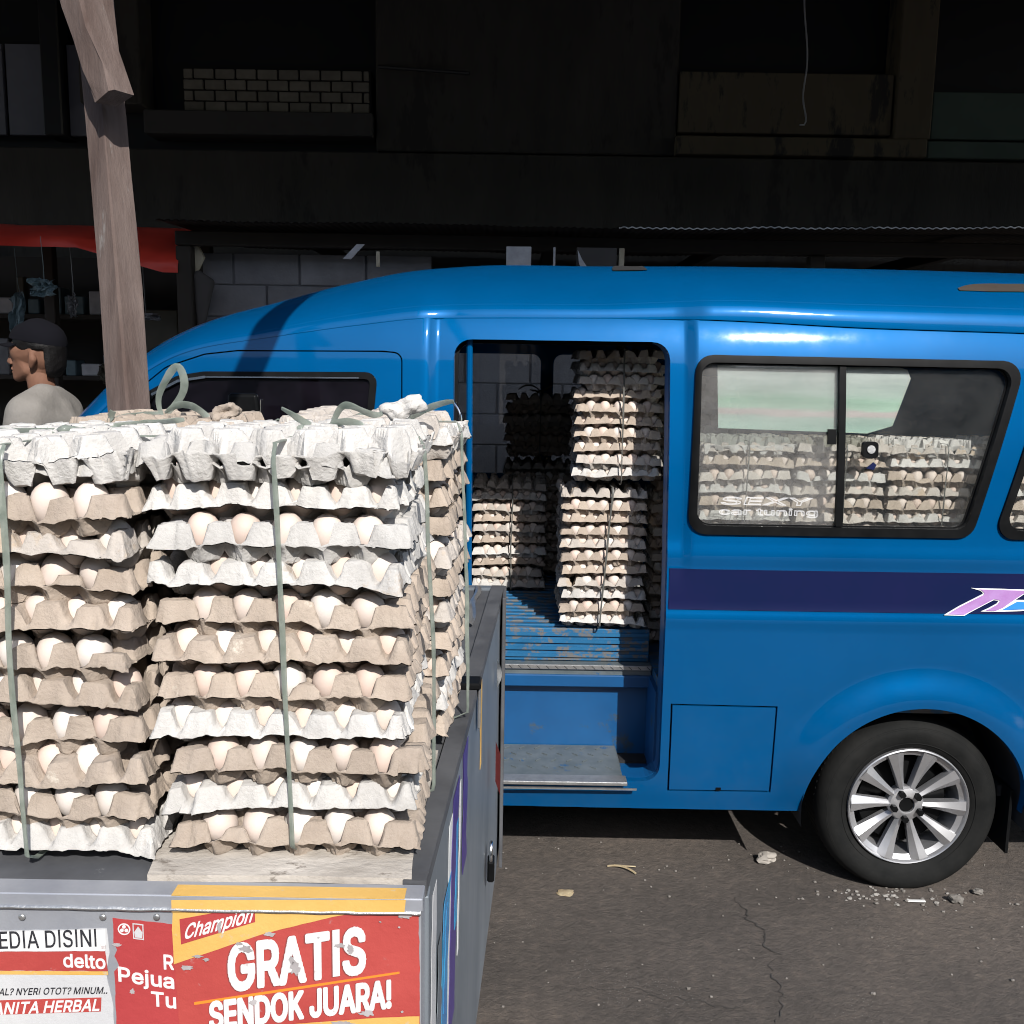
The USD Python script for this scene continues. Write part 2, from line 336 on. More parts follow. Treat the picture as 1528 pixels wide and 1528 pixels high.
# worn concrete road: brownish dark with pale scratches, grit and cracks
_n = {'g': ('geometry', {}),
      'n1': ('noise_texture', dict(scale=.8, detail=7, roughness=.6)), 'r1': ('rgb_ramp', dict(ramp=[(.36, (.056, .048, .042)), (.5, (.078, .066, .057)), (.66, (.112, .092, .077))])),
      'n2': ('noise_texture', dict(scale=26, detail=10, roughness=.75)), 'r2': ('rgb_ramp', dict(ramp=[(.34, (.72, .72, .72)), (.52, (1, 1, 1)), (.66, (1.35, 1.3, 1.25))])),
      'mx': ('mix', dict(mix_type='multiply', fac=1.0)),
      'mp': ('mapping', dict(scale=(9, 28, 1), rotation=(0, 0, .35))), 'n3': ('noise_texture', dict(scale=1.6, detail=9, roughness=.8, distortion=.8)), 'r3': ('rgb_ramp', dict(ramp=[(.57, (0, 0, 0)), (.68, (1, 1, 1))])),
      'm2': ('mix', dict(mix_type='mix', color2=(.13, .115, .095))), 'k': ('math', dict(math_type='multiply', value2=.42)),
      'v': ('voronoi_texture', dict(scale=95, randomness=1)), 'rv': ('rgb_ramp', dict(ramp=[(.0, (1, 1, 1)), (.13, (1, 1, 1)), (.17, (0, 0, 0))])),
      'n5': ('noise_texture', dict(scale=2.2, detail=3)), 'r5': ('rgb_ramp', dict(ramp=[(.55, (0, 0, 0)), (.62, (1, 1, 1))])), 'mk': ('math', dict(math_type='multiply')),
      'm3': ('mix', dict(mix_type='mix', color2=(.17, .16, .145))),
      'n4': ('noise_texture', dict(scale=45, detail=10, roughness=.75)), 'b': ('bump', dict(strength=1, distance=.012)),
      'p': ('principled_bsdf', dict(roughness=.85, specular_ior_level=.35))}
M['ground'] = usdkit.material(stage, '/World/Looks/road', _n, [
    ('g.position', 'n1.vector'), ('g.position', 'n2.vector'), ('g.position', 'n4.vector'), ('g.position', 'mp.vector'), ('mp.vector', 'n3.vector'), ('g.position', 'v.vector'), ('g.position', 'n5.vector'),
    ('n1.fac', 'r1.fac'), ('n2.fac', 'r2.fac'), ('r1.color', 'mx.color1'), ('r2.color', 'mx.color2'), ('n3.fac', 'r3.fac'), ('r3.color', 'k.value1'), ('k.value', 'm2.fac'), ('mx.color', 'm2.color1'),
    ('v.distance', 'rv.fac'), ('n5.fac', 'r5.fac'), ('rv.color', 'mk.value1'), ('r5.color', 'mk.value2'), ('mk.value', 'm3.fac'), ('m2.color', 'm3.color1'), ('m3.color', 'p.base_color'), ('n4.fac', 'b.height'), ('b.normal', 'p.normal')], surface='p.BSDF')

# ------------------------------------------------------------------ ground, pavement
obj('road', (np.array([[-60, -60, 0], [60, -60, 0], [60, 60, 0], [-60, 60, 0]], float), np.array([[0, 1, 2], [0, 2, 3]])), M['ground'], smooth=False, kind='structure')
obj('pavement', cat(bx(-9, 9, 5.15, 7.42, -.05, .15, .01), bx(-9, -1.93, 4.0, 5.147, -.05, .15, .01)), M['pave'], kind='structure')


def crack(pts, w, seed):
    p = spline(np.c_[np.array(pts), np.zeros(len(pts))], 90)
    j = (fbm(np.c_[np.linspace(0, 14, 90), np.zeros((90, 2))], 4, seed) - .5) * .09
    k = (fbm(np.c_[np.linspace(0, 26, 90), np.ones((90, 2))], 3, seed + 5))
    a = np.c_[p[:, 0] + j - w * k, p[:, 1], np.full(90, .004)]
    b = np.c_[p[:, 0] + j + w * k * .8, p[:, 1] + .002, np.full(90, .004)]
    m = sheet(np.stack([b, a], 1))
    return m


obj('road_crack', crack([(.80, 3.05), (.81, 2.75), (.79, 2.55), (.755, 2.47), (.75, 2.3)], .004, 3), M['crack'], smooth=False, kind='structure')
_c = crack([(0, 0), (.28, .03), (.45, -.02), (.62, .03)], .002, 9)
_v = np.array(_c.vertices); _c.vertices = np.c_[_v[:, 0] * 1.0 + .13, _v[:, 1] + 2.50 + (fbm(np.c_[_v[:, 0] * 25, _v[:, 1] * 0, _v[:, 1] * 0], 3, 2) - .5) * .05, _v[:, 2]]
obj('road_crack', _c, M['crack'], smooth=False, kind='structure')

# ------------------------------------------------------------------ the dark building behind
bld = thing('building', 'dark concrete building with recessed windows rising behind the van', 'building')
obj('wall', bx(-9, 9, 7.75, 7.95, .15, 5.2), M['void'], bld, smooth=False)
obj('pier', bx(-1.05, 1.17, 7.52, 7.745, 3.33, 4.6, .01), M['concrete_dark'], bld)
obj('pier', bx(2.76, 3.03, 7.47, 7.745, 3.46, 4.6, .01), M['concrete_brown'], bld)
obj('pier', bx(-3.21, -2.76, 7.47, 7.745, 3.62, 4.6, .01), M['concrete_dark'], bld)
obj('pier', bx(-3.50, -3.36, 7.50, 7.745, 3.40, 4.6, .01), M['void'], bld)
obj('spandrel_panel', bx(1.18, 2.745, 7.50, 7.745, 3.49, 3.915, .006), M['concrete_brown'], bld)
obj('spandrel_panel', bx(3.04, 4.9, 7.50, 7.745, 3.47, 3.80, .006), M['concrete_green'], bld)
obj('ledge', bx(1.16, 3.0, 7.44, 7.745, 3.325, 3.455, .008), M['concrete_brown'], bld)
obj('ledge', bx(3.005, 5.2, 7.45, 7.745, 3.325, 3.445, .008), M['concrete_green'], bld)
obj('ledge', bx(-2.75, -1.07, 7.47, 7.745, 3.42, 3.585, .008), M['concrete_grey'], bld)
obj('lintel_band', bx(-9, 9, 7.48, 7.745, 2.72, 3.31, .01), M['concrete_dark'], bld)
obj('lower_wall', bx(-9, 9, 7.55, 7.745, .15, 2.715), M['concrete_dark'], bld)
for a, b in ((-3.80, -3.52), (-3.345, -3.225), (-4.5, -3.83)):
    w = obj('window', bx(a, b, 7.60, 7.64, 3.42, 4.06), M['pane_pale'], bld)
obj('canopy_slab', bx(-9, 9, 2.85, 8.2, 4.62, 4.85, .01), M['concrete_dark'], bld)
obj('canopy_slab', bx(-9, 9, 1.60, 2.70, 4.62, 4.85, .01), M['concrete_dark'], bld)
for x in (-8.6, 8.6):
    obj('column', bx(x - .2, x + .2, 3.4, 3.8, .004, 4.615, .02), M['concrete_dark'], bld)
bp = obj('brick_parapet', bx(-2.48, -1.09, 7.56, 7.74, 3.588, 3.90), M['mortar'], bld)
rng = np.random.default_rng(5)
for r in range(4):
    z0 = 3.592 + r * .0765
    xs = -2.47 - (.078 if r % 2 else 0)
    while xs < -1.10:
        a, b = max(xs, -2.47), min(xs + .148, -1.10)
        if b - a > .03:
            yj = 7.535 + rng.uniform(-.004, .004)
            obj('brick', bx(a + .003, b - .003, yj, 7.558, z0 + .003, z0 + .069, .004), M['brick'], bp)
        xs += .156
obj('hanging_wire', tube(spline([(2.045, 7.40, 4.6), (2.05, 7.40, 4.19), (2.07, 7.395, 3.9), (2.06, 7.39, 3.68), (2.085, 7.39, 3.56), (2.08, 7.385, 3.535), (2.04, 7.38, 3.525)], 40), .006, 6), M['goods_pale'],
    label='thin pale wire hanging in front of the brown panel of the dark building', category='wire')
obj('roof_pole', tube([(-1.02, 7.46, 3.90), (-.35, 7.30, 3.82)], .012, 6), M['void'], label='thin dark rod jutting from the building beside the pale bricks', category='rod')

bb = thing('building', kind='structure')
obj('wall', bx(-26, 26, -15.4, -15, 0.002, 8.8, .02), M['street_wall'], bb)
for x in np.arange(-24, 25, 4.0):
    obj('shutter', bx(x, x + 2.8, -14.995, -14.95, .05, 2.6, .01), M['concrete_grey'], bb)
    obj('window', bx(x + .5, x + 2.3, -14.995, -14.96, 3.5, 4.8, .01), M['void'], bb)
obj('shop_awning', bx(-26, 26, -14.99, -13.4, 2.85, 2.95, .01), M['rust'], bb)

# corrugated awning along the building, its front edge just in the sun
xs = np.linspace(-2.0, 5.6, 1200)
ys_ = np.linspace(5.34, 7.44, 8)
P = np.zeros((1200, 8, 3)); P[..., 0] = xs[:, None]
_ed = np.where(xs < .55, .20, np.where(xs < 1.9, .094, .05))
P[..., 1] = ys_[None] + np.where(np.arange(8)[None] == 0, _ed[:, None], 0) + np.where(np.arange(8)[None] == 0, (noise(np.c_[xs * 2, xs * 0, xs * 0]) - .5)[:, None] * .012, 0)
P[..., 2] = 2.535 + (ys_[None] - 5.34) * .035 + .0035 * np.sin(xs * 2 * np.pi / .044)[:, None] + ((fbm(np.c_[xs * 1.1, xs * 0, xs * 0], 3, 4) - .5) * .05)[:, None] - np.clip(xs - 1.5, 0, 9)[:, None] * .004
aw = thing('awning', 'rusty corrugated metal awning along the dark building above the van', 'awning')
low = P.copy(); low[..., 2] -= .004
obj('roof_sheet', cat(sheet(P), sheet(low[:, ::-1])), M['rust'], aw, smooth=True)
_k = xs > .55
_lip = np.stack([low[_k, 0] - [0, .001, 0], low[_k, 0] - [0, .001, .006]], 1); _lb = _lip + [0, .0015, 0]
obj('edge_lip', cat(sheet(_lip[:, ::-1]), sheet(_lb)), M['zinc'], aw, smooth=True)
obj('front_beam', bx(-1.98, 5.6, 5.80, 5.87, 2.43, 2.51, .005), M['wood_dark'], aw)
for x in (-1.93, 1.75, 5.4):
    obj('awning_post', bx(x - .045, x + .045, 5.79, 5.875, .15, 2.425, .006), M['wood_dark'], aw)
for x in (-1.2, .2, 1.2, 2.6, 4.0):
    obj('rafter', bx(x - .03, x + .03, 5.88, 7.43, 2.44, 2.515), M['wood_dark'], aw)

# things stowed under the awning, lit in slivers
for (x0, x1, z0, z1, m, nm, lab, ct) in ((-.065, .10, 2.40, 2.545, 'goods_pale', 'plastic_sheet', 'pale plastic sheet tucked under the awning above the van door', 'sheet'),
                                     (.68, .715, 2.34, 2.545, 'timber_pale', 'pale_batten', 'short pale batten standing under the awning at the right', 'batten'),
                                     (-.925, -.90, 2.40, 2.50, 'timber_pale', 'wall_batten', 'small pale batten poking above the grey block wall', 'batten'),
                                     (.40, .665, 2.36, 2.545, 'concrete_grey', 'grey_panel', 'grey panel under the awning beside a pale batten', 'panel'),
                                     (.245, .26, 2.36, 2.545, 'goods_pale', 'thin_pole', 'thin pale pole under the awning next to the grey panel', 'pole')):
    k_ = .829
    obj(nm, bx(x0 * k_, x1 * k_, 5.465, 5.48, 1.76 + (z0 - 1.76) * k_, 1.76 + (z1 - 1.76) * k_, .003), M[m], label=lab, category=ct)
obj('white_bracket', upright(Polygon([(-.95, 2.33), (-.872, 2.41), (-.83, 2.41), (-.906, 2.33)]), 5.47, .015), M['goods_pale'], label='white slanted bracket under the awning above the block wall', category='bracket')
obj('white_scrap', upright(Polygon([(.335, 2.395), (.36, 2.345), (.42, 2.26), (.368, 2.26), (.343, 2.33)]), 5.44, .01), M['goods_pale'], label='white triangular scrap hanging under the awning', category='scrap')

# grey block wall under the awning
bw = thing('block_wall', 'grey hollow block wall behind the van cab', 'wall')
obj('mortar_core', bx(-1.89, -.52, 6.012, 6.13, .15, 2.40), M['block_joint'], bw)
obj('mortar_core', bx(-.5195, 1.68, 6.012, 6.13, .15, 2.21), M['block_joint'], bw)
for r in range(12):
    z0 = .15 + r * .1885
    x0 = -1.90 - (.2 if r % 2 else 0)
    while x0 < 1.68:
        a, b = max(x0, -1.90), min(x0 + .395, 1.69)
        if b > -.45 and r >= 11:
            b = min(b, -.52)
        if b - a > .05:
            yj = 6.0 + rng.uniform(-.0025, .0025)
            obj('block', bx(a + .004, b - .004, yj, 6.0115, z0 + .004, z0 + .1845, .004), M['block'], bw)
        x0 += .4
wp = thing('timber_post', 'pale broken timber post at the left end of the grey block wall', 'post')
obj('shaft', bx(-1.93, -1.87, 5.90, 5.96, .15, 2.44, .006), M['wood_dark'], wp)
obj('splintered_top', upright(Polygon([(-1.945, 2.06), (-1.93, 2.45), (-1.86, 2.47), (-1.80, 2.455), (-1.865, 2.43), (-1.835, 2.37), (-1.87, 2.30), (-1.90, 2.27), (-1.895, 2.16)]), 5.86, .035), M['timber_pale'], wp)
obj('rag', to_tm(hull([(-1.86, 5.84, 2.26), (-1.80, 5.85, 2.22), (-1.86, 5.85, 1.95)], [.03, .03, .02])), M['concrete_grey'], label='grey rag hung on the timber post by the block wall', category='rag')

# red tarpaulin over the stall at the left
a, b = np.linspace(-4.6, -1.96, 90), np.linspace(0, 1, 22)
A, B = np.meshgrid(a, b, indexing='ij')
f1 = fbm(np.stack([A * 1.6, B * 1.5, A * 0], -1), 3, 11); f2 = fbm(np.stack([A * 5, B * 2, A * 0], -1), 3, 12)
drop = .15 + .13 * np.clip((A + 2.55) / .5, 0, 1) + .05 * (f1 - .5)
P = np.stack([A, 6.0 - .25 * np.sin(B * 2.2) + .16 * (f1 - .5) + .05 * (f2 - .5) + .4 * (1 - B), 2.60 - .03 * (A + 2.0) * .3 - drop * B ** 1.3 - .05 * B + .05 * (f1 - .5)], -1)
back = P.copy(); back[..., 1] += .004
obj('red_tarpaulin', cat(sheet(P), sheet(back[:, ::-1])), M['tarp_red'], smooth=True, label='sagging red tarpaulin over the dark stall behind the person', category='tarpaulin')
st = thing('market_stall', 'dark wooden market stall cluttered with goods behind the person', 'stall')
obj('counter', bx(-4.4, -2.0, 6.5, 7.1, .15, 1.05, .01), M['wood_dark'], st)
obj('back_board', bx(-4.5, -2.0, 7.30, 7.35, .15, 2.5), M['wood_dark'], st)
for x in (-3.02, -2.0, -4.4):
    obj('stall_post', bx(x - .035, x + .035, 6.42, 6.49, .15, 2.5, .005), M['wood_dark'], st)
obj('shelf', bx(-4.4, -2.1, 6.85, 7.29, 1.62, 1.65), M['wood_dark'], st)
obj('shelf', bx(-4.4, -2.1, 6.85, 7.29, 2.04, 2.07), M['wood_dark'], st)
_rb = np.random.default_rng(12)
for zs in (1.652, 2.072):
    xb = -3.6
    while xb < -2.8:
        wb, hb = _rb.uniform(.05, .14), _rb.uniform(.07, .26)
        obj('goods_box', bx(xb, xb + wb, 6.86, 6.86 + _rb.uniform(.05, .2), zs, zs + hb, .006), M[('goods_grey', 'goods_olive', 'goods_blue', 'goods_pale')[int(_rb.integers(0, 4))]], st)
        xb += wb + _rb.uniform(.005, .04)
obj('cupboard', bx(-2.72, -2.26, 6.62, 6.95, 1.62, 2.10, .006), M['goods_olive'], label='dull olive cupboard under the red tarpaulin', category='cupboard')
for i, (x, z, w, h, y, m, lab) in enumerate(((-3.22, 2.02, .10, .30, 6.4, 'goods_blue', 'pale blue packet at the left edge of the dark stall'),
        (-3.05, 2.22, .16, .10, 6.35, 'goods_blue', 'crinkled blue plastic bag hanging under the red tarpaulin'),
        (-2.86, 2.10, .05, .14, 6.4, 'goods_grey', 'small white packet hanging beside the stall post'),
        (-2.58, 1.98, .13, .18, 6.36, 'goods_grey', 'crumpled silvery bag hanging before the olive cupboard'),
        (-2.40, 2.04, .18, .05, 6.36, 'goods_grey', 'long silvery packet lying high by the olive cupboard'),
        (-2.68, 1.68, .07, .12, 6.3, 'goods_olive', 'small yellowish bottle below the olive cupboard'),
        (-2.56, 1.52, .16, .17, 6.3, 'goods_grey', 'grey box standing on the stall behind the person'))):
    k_ = 6.263 / (6.4 + 1.22 * (z - 1.76)) if i in (1, 2, 3, 4) else y / 6.4
    x, y, z, w, h = x * k_, 6.4 * k_, 1.76 + (z - 1.76) * k_, w * k_, h * k_
    A, B = np.meshgrid(np.linspace(-.5, .5, 14), np.linspace(-.5, .5, 14), indexing='ij')
    q_ = np.stack([A * 3 + i * 7, B * 3, A * 0], -1)
    f1, f2, f3 = (fbm(q_ * k, 3, i + d) - .5 for k, d in ((1, 0), (1.3, 9), (2.2, 5)))
    G = np.stack([x + w * (A + .5 * f1), y + .10 * f3 + .02 * np.cos(A * 3), z + h * (B + .45 * f2)], -1)
    G2 = G.copy(); G2[..., 1] += .004
    hx_, hz_ = G[7, 13, 0], G[7, 13, 2]
    t = cat(sheet(G), sheet(G2[:, ::-1]))
    if z + h > 1.8:
        t = cat(t, tube([(hx_, G[7, 13, 1], hz_ - .005), (hx_ + .004, y + .01, hz_ + .06), (hx_, y, 2.46)], .002, 5))
    obj('stall_goods', t, M[m], label=lab, category='goods')
obj('sun_stick', tube([(-2.155, 5.6, 2.105), (-2.09, 5.5, 2.15)], .008, 6), M['goods_pale'], label='short white stick beside the leaning post at the stall', category='stick')

# ------------------------------------------------------------------ person beside the van
def person():
    p = thing('person', 'person in dark cap and grey t-shirt, facing left, beside the blue van', 'person')
    cx, cy, g = -2.085, 4.32, .15
    def at(*q): return (cx + q[0], cy + q[1], g + q[2])
    # one continuous body: trunk, neck, head, arms and legs
    H = []
    def bone(a, b, ra, rb): H.append(hull([at(*a), at(*b)], [ra, rb], 18))
    for s in (-1, 1):
        bone((.00, .10 * s, .90), (-.01, .10 * s, .50), .085, .058); bone((-.01, .10 * s, .50), (.03, .10 * s, .09), .058, .040)
        bone((.03, .10 * s, .06), (-.13, .11 * s, .035), .042, .028)
        bone((.01, .175 * s, 1.37), (.05, .215 * s, 1.10), .052, .042); bone((.05, .215 * s, 1.10), (-.06, .20 * s, .87), .040, .028)
        bone((-.06, .20 * s, .87), (-.085, .195 * s, .80), .030, .024)
        for k in range(4):
            y0 = .195 * s + (k - 1.5) * .018
            bone((-.085, y0, .79), (-.10, y0, .745 - .006 * (k in (1, 2))), .0095, .009); bone((-.10, y0, .745 - .006 * (k in (1, 2))), (-.095, y0, .705 + .01 * (k == 3)), .009, .007)
        bone((-.09, .17 * s, .83), (-.125, .165 * s, .775), .011, .009)
    H.append(hull([at(0, .09, .92), at(0, -.09, .92), at(.0, .11, 1.22), at(.0, -.11, 1.22), at(.01, .15, 1.37), at(.01, -.15, 1.37), at(.015, 0, 1.42)], [.10, .10, .095, .095, .055, .055, .06], 18))
    H.append(hull([at(.02, 0, 1.38), at(-.005, 0, 1.53)], [.062, .056], 18))
    # head: skull, jaw, brow, nose, lips, chin, ear
    H.append(hull([at(.005, 0, 1.655), at(-.055, 0, 1.645), at(.025, 0, 1.63)], [.088, .072, .08], 20))
    H.append(hull([at(-.04, .028, 1.565), at(-.04, -.028, 1.565), at(-.098, 0, 1.535), at(-.06, 0, 1.61), at(.02, 0, 1.58)], [.034, .034, .024, .055, .05], 18))
    H.append(hull([at(-.120, 0, 1.632), at(-.137, 0, 1.600), at(-.120, .013, 1.593), at(-.120, -.013, 1.593)], [.008, .009, .008, .008], 12))
    H.append(hull([at(-.121, 0, 1.570), at(-.115, .018, 1.567), at(-.115, -.018, 1.567)], [.0085, .006, .006], 10))
    H.append(hull([at(-.119, 0, 1.553), at(-.112, .016, 1.554), at(-.112, -.016, 1.554)], [.0085, .006, .006], 10))
    for s in (-1, 1):
        H.append(hull([at(.005, .081 * s, 1.635), at(.012, .088 * s, 1.61), at(-.002, .079 * s, 1.580)], [.014, .017, .010], 10))
        H.append(hull([at(-.112, .022 * s, 1.655), at(-.10, .045 * s, 1.652)], [.011, .011], 10))
    body = H[0]
    body = m3.Manifold.batch_boolean(H, m3.OpType.Add).refine_to_length(.014)
    t = to_tm(body)
    trimesh.smoothing.filter_taubin(t, lamb=.5, nu=.52, iterations=8)
    obj('body', t, M['skin'], p, smooth=True)
    sh = [hull([at(.025, 0, 1.43), at(.06, 0, 1.30), at(0, .10, .88), at(0, -.10, .88), at(.0, .12, 1.22), at(.0, -.12, 1.22), at(.01, .16, 1.375), at(.01, -.16, 1.375), at(.02, .05, 1.44), at(.02, -.05, 1.44)], [.07, .10, .122, .122, .122, .122, .092, .092, .066, .066], 20)]
    sh.append(hull([at(.02, 0, 1.36), at(.012, 0, 1.435)], [.115, .073], 20))
    for s in (-1, 1):
        sh.append(hull([at(.01, .165 * s, 1.375), at(.045, .212 * s, 1.10)], [.080, .082], 18))
    t = to_tm(m3.Manifold.batch_boolean(sh, m3.OpType.Add).refine_to_length(.016)); v = np.array(t.vertices)
    t.vertices = v + t.vertex_normals * ((fbm(v * np.array([7, 7, 11]), 3, 2) - .5) * .02)[:, None]
    trimesh.smoothing.filter_taubin(t, lamb=.6, nu=.61, iterations=40)
    obj('t_shirt', t, M['shirt'], p, smooth=True)
    tr = []
    for s in (-1, 1):
        tr += [hull([at(.0, .09 * s, .93), at(-.01, .10 * s, .50)], [.105, .078], 16), hull([at(-.01, .10 * s, .50), at(.03, .10 * s, .10)], [.078, .062], 16)]
        obj('shoe', to_tm(hull([at(.05, .10 * s, .045), at(-.16, .115 * s, .035), at(.02, .10 * s, .08)], [.045, .035, .045], 14)), M['shoe'], p)
    obj('trousers', to_tm(m3.Manifold.batch_boolean(tr, m3.OpType.Add).refine_to_length(.03)), M['trousers'], p)
    hr = hull([at(.022, 0, 1.665), at(-.02, 0, 1.685), at(.045, 0, 1.60), at(.045, .03, 1.575), at(.045, -.03, 1.575)], [.092, .088, .066, .046, .046], 20)
    cut = m3.Manifold.cube((.3, .4, .3)).translate(at(-.245, -.2, 1.35))
    ear = hull([at(-.01, .1, 1.61), at(-.01, -.1, 1.61)], [.03, .03], 12)
    t = to_tm((hr - cut - ear).refine_to_length(.008)); v = np.array(t.vertices)
    t.vertices = v + t.vertex_normals * ((fbm(v * 60, 3, 5) - .45) * .005)[:, None]
    obj('hair', t, M['hair'], p, smooth=True)
    cap = hull([at(-.002, 0, 1.695), at(-.045, 0, 1.69), at(.025, 0, 1.685)], [.094, .080, .092], 24)
    cap = cap.trim_by_plane((.16, 0, 1), at(0, 0, 1.664)[2] + .16 * cx)
    c = obj('cap', to_tm(cap), M['cap'], p, smooth=40)
    k = np.linspace(-1, 1, 17); q = np.linspace(0, 1, 8)
    K, Q = np.meshgrid(k, q, indexing='ij')
    X = cx - .085 - .085 * Q * np.sqrt(np.clip(1 - (K * .92) ** 2, 0, 1)) + .02 * K ** 2; Y = cy + .072 * K; Z = g + 1.688 - .012 * Q - .014 * K ** 2
    Pb = np.stack([X, Y, Z], -1); P2 = Pb.copy(); P2[..., 2] -= .004
    obj('brim', cat(sheet(Pb[:, ::-1]), sheet(P2)), M['cap'], c, smooth=True)


person()

# ------------------------------------------------------------------ leaning timber post and the stall frame over the camera
pc = [np.array([-.775, 2.14, .0]), np.array([-.885, 2.2508, 1.666]), np.array([-.9645, 2.3648, 2.4285]), np.array([-1.02, 2.44, 2.95])]
pts = spline(pc, 40)


def beam(p0, p1, w, h, roll=0.0, jitter=.003, seed=0, n=24, taper=1.0):
    p0, p1 = np.asarray(p0, float), np.asarray(p1, float)
    t = (p1 - p0) / np.linalg.norm(p1 - p0)
    ref = np.array([1, 0, 0.]) if abs(t[0]) < .8 else np.array([0, 1, 0.])
    a = np.cross(t, ref); a /= np.linalg.norm(a); b = np.cross(a, t)
    a, b = a * math.cos(roll) + b * math.sin(roll), b * math.cos(roll) - a * math.sin(roll)
    c = .12
    prof = [(-1, -1 + c), (-1 + c, -1), (1 - c, -1), (1, -1 + c), (1, 1 - c), (1 - c, 1), (-1 + c, 1), (-1, 1 - c)]
    V = []
    for i in range(n):
        s = i / (n - 1); c0 = p0 + (p1 - p0) * s; k = 1 + (taper - 1) * s
        for j, (u, v) in enumerate(prof):
            nz = (noise(np.array([[s * 9, j * 1.7, seed]]), seed)[0] - .5) * 2 * jitter
            V.append(c0 + a * (u * w / 2 * k + nz) + b * (v * h / 2 * k + nz))
    V = np.array(V); F = []
    for i in range(n - 1):
        for j in range(8):
            q, r = i * 8 + j, i * 8 + (j + 1) % 8
            F += [(q, r, r + 8), (q, r + 8, q + 8)]
    for j in range(1, 7):
        F += [(0, j + 1, j), ((n - 1) * 8, (n - 1) * 8 + j, (n - 1) * 8 + j + 1)]
    return trimesh.Trimesh(V, F, process=False)


fr = thing('leaning_post', 'weathered square timber post leaning up beside the cart, with a brace', 'post')
pm = beam(pc[0], pc[3], .068, .064, roll=.55, seed=3, jitter=.004)
v = np.array(pm.vertices); zz = v[:, 2]
line = pc[0] + (pc[3] - pc[0]) * (zz / 2.95)[:, None]
off = np.stack([np.interp(zz, pts[:, 2], pts[:, 0]), np.interp(zz, pts[:, 2], pts[:, 1])], 1) - line[:, :2]
v[:, :2] += off; pm.vertices = v
obj('post', pm, M['timber'], fr)
obj('brace', beam((-.888, 2.245, 2.33), (-1.10, 2.30, 2.93), .062, .058, roll=.5, seed=8, jitter=.004, n=10), M['timber'], fr)
obj('rafter', beam((-.35, 1.32, 2.95), (-.35, 2.58, 2.97), .11, .06, seed=5), M['timber'], fr)
obj('cross_beam', beam((-1.04, 2.49, 2.955), (-.28, 2.63, 2.955), .06, .06, seed=6), M['timber'], fr)

# ------------------------------------------------------------------ the blue van
from scipy.interpolate import PchipInterpolator
YN, YC = 3.08, 3.91
_ys = PchipInterpolator([.1, .28, .36, .55, .8, .92, .955, 1.00, 1.12, 1.165, 1.215, 1.35, 1.5, 1.75, 1.80, 1.85, 1.90, 1.95, 2.3],
                        [3.125, 3.11, 3.098, 3.086, 3.080, 3.079, 3.075, 3.083, 3.083, 3.078, 3.084, 3.092, 3.105, 3.140, 3.149, 3.162, 3.180, 3.205, 3.40])
_zg = PchipInterpolator([-1.82, -1.6, -1.406, -1.321, -1.184, -1.089, -1.004, -.8, -.5, -.27, .565, 1.148, 1.64, 2.75], [1.16, 1.36, 1.531, 1.617, 1.735, 1.785, 1.811, 1.845, 1.89, 1.915, 1.924, 1.905, 1.897, 1.87])
_zr = PchipInterpolator([-1.82, -1.65, -1.605, -1.502, -1.336, -1.225, -1.03, -.885, -.644, -.333, 0, 1.14, 2.75], [1.20, 1.46, 1.515, 1.64, 1.805, 1.875, 1.955, 1.995, 2.065, 2.128, 2.150, 2.150, 2.12])
WH = [(1.367, .297), (-1.20, .297)]


def sstep(a, b, x):
    t = np.clip((x - a) / (b - a), 0, 1)
    return t * t * (3 - 2 * t)


def ysurf(x, z):
    x, z = np.asarray(x, float), np.asarray(z, float)
    y = _ys(z)
    y = y + .017 * sstep(-.29, -.245, x) * (1 - sstep(.545, .59, x)) * sstep(1.02, 1.25, z)
    for wx, wz in WH:
        r = np.hypot(x - wx, (z - wz) * 1.02)
        y = y - .030 * (1 - sstep(.40, .525, r)) * sstep(.25, .5, z)
    y = y + .16 * sstep(-1.45, -1.95, x) ** 2 if False else y + .10 * sstep(0, 1, np.clip((-1.3 - x) / .55, 0, 1)) ** 1.5
    return y + .035 * ((x - .9) / 1.8) ** 2


class Plate:
    """vertices, faces and normals of a piece of the skin"""
    def __init__(self, v, f, n):
        self.v, self.f, self.n = v, f, n


def obj(name, mesh, material, parent=None, smooth=30, _obj=obj, **kw):
    if not isinstance(mesh, Plate):
        return _obj(name, mesh, material, parent, smooth, **kw)
    p = _obj(name, (mesh.v, mesh.f), material, parent, False, **kw)
    m = UsdGeom.Mesh(p)
    m.CreateNormalsAttr(Vt.Vec3fArray.FromNumpy(mesh.n.astype(np.float32)))
    m.SetNormalsInterpolation('vertex')
    return p


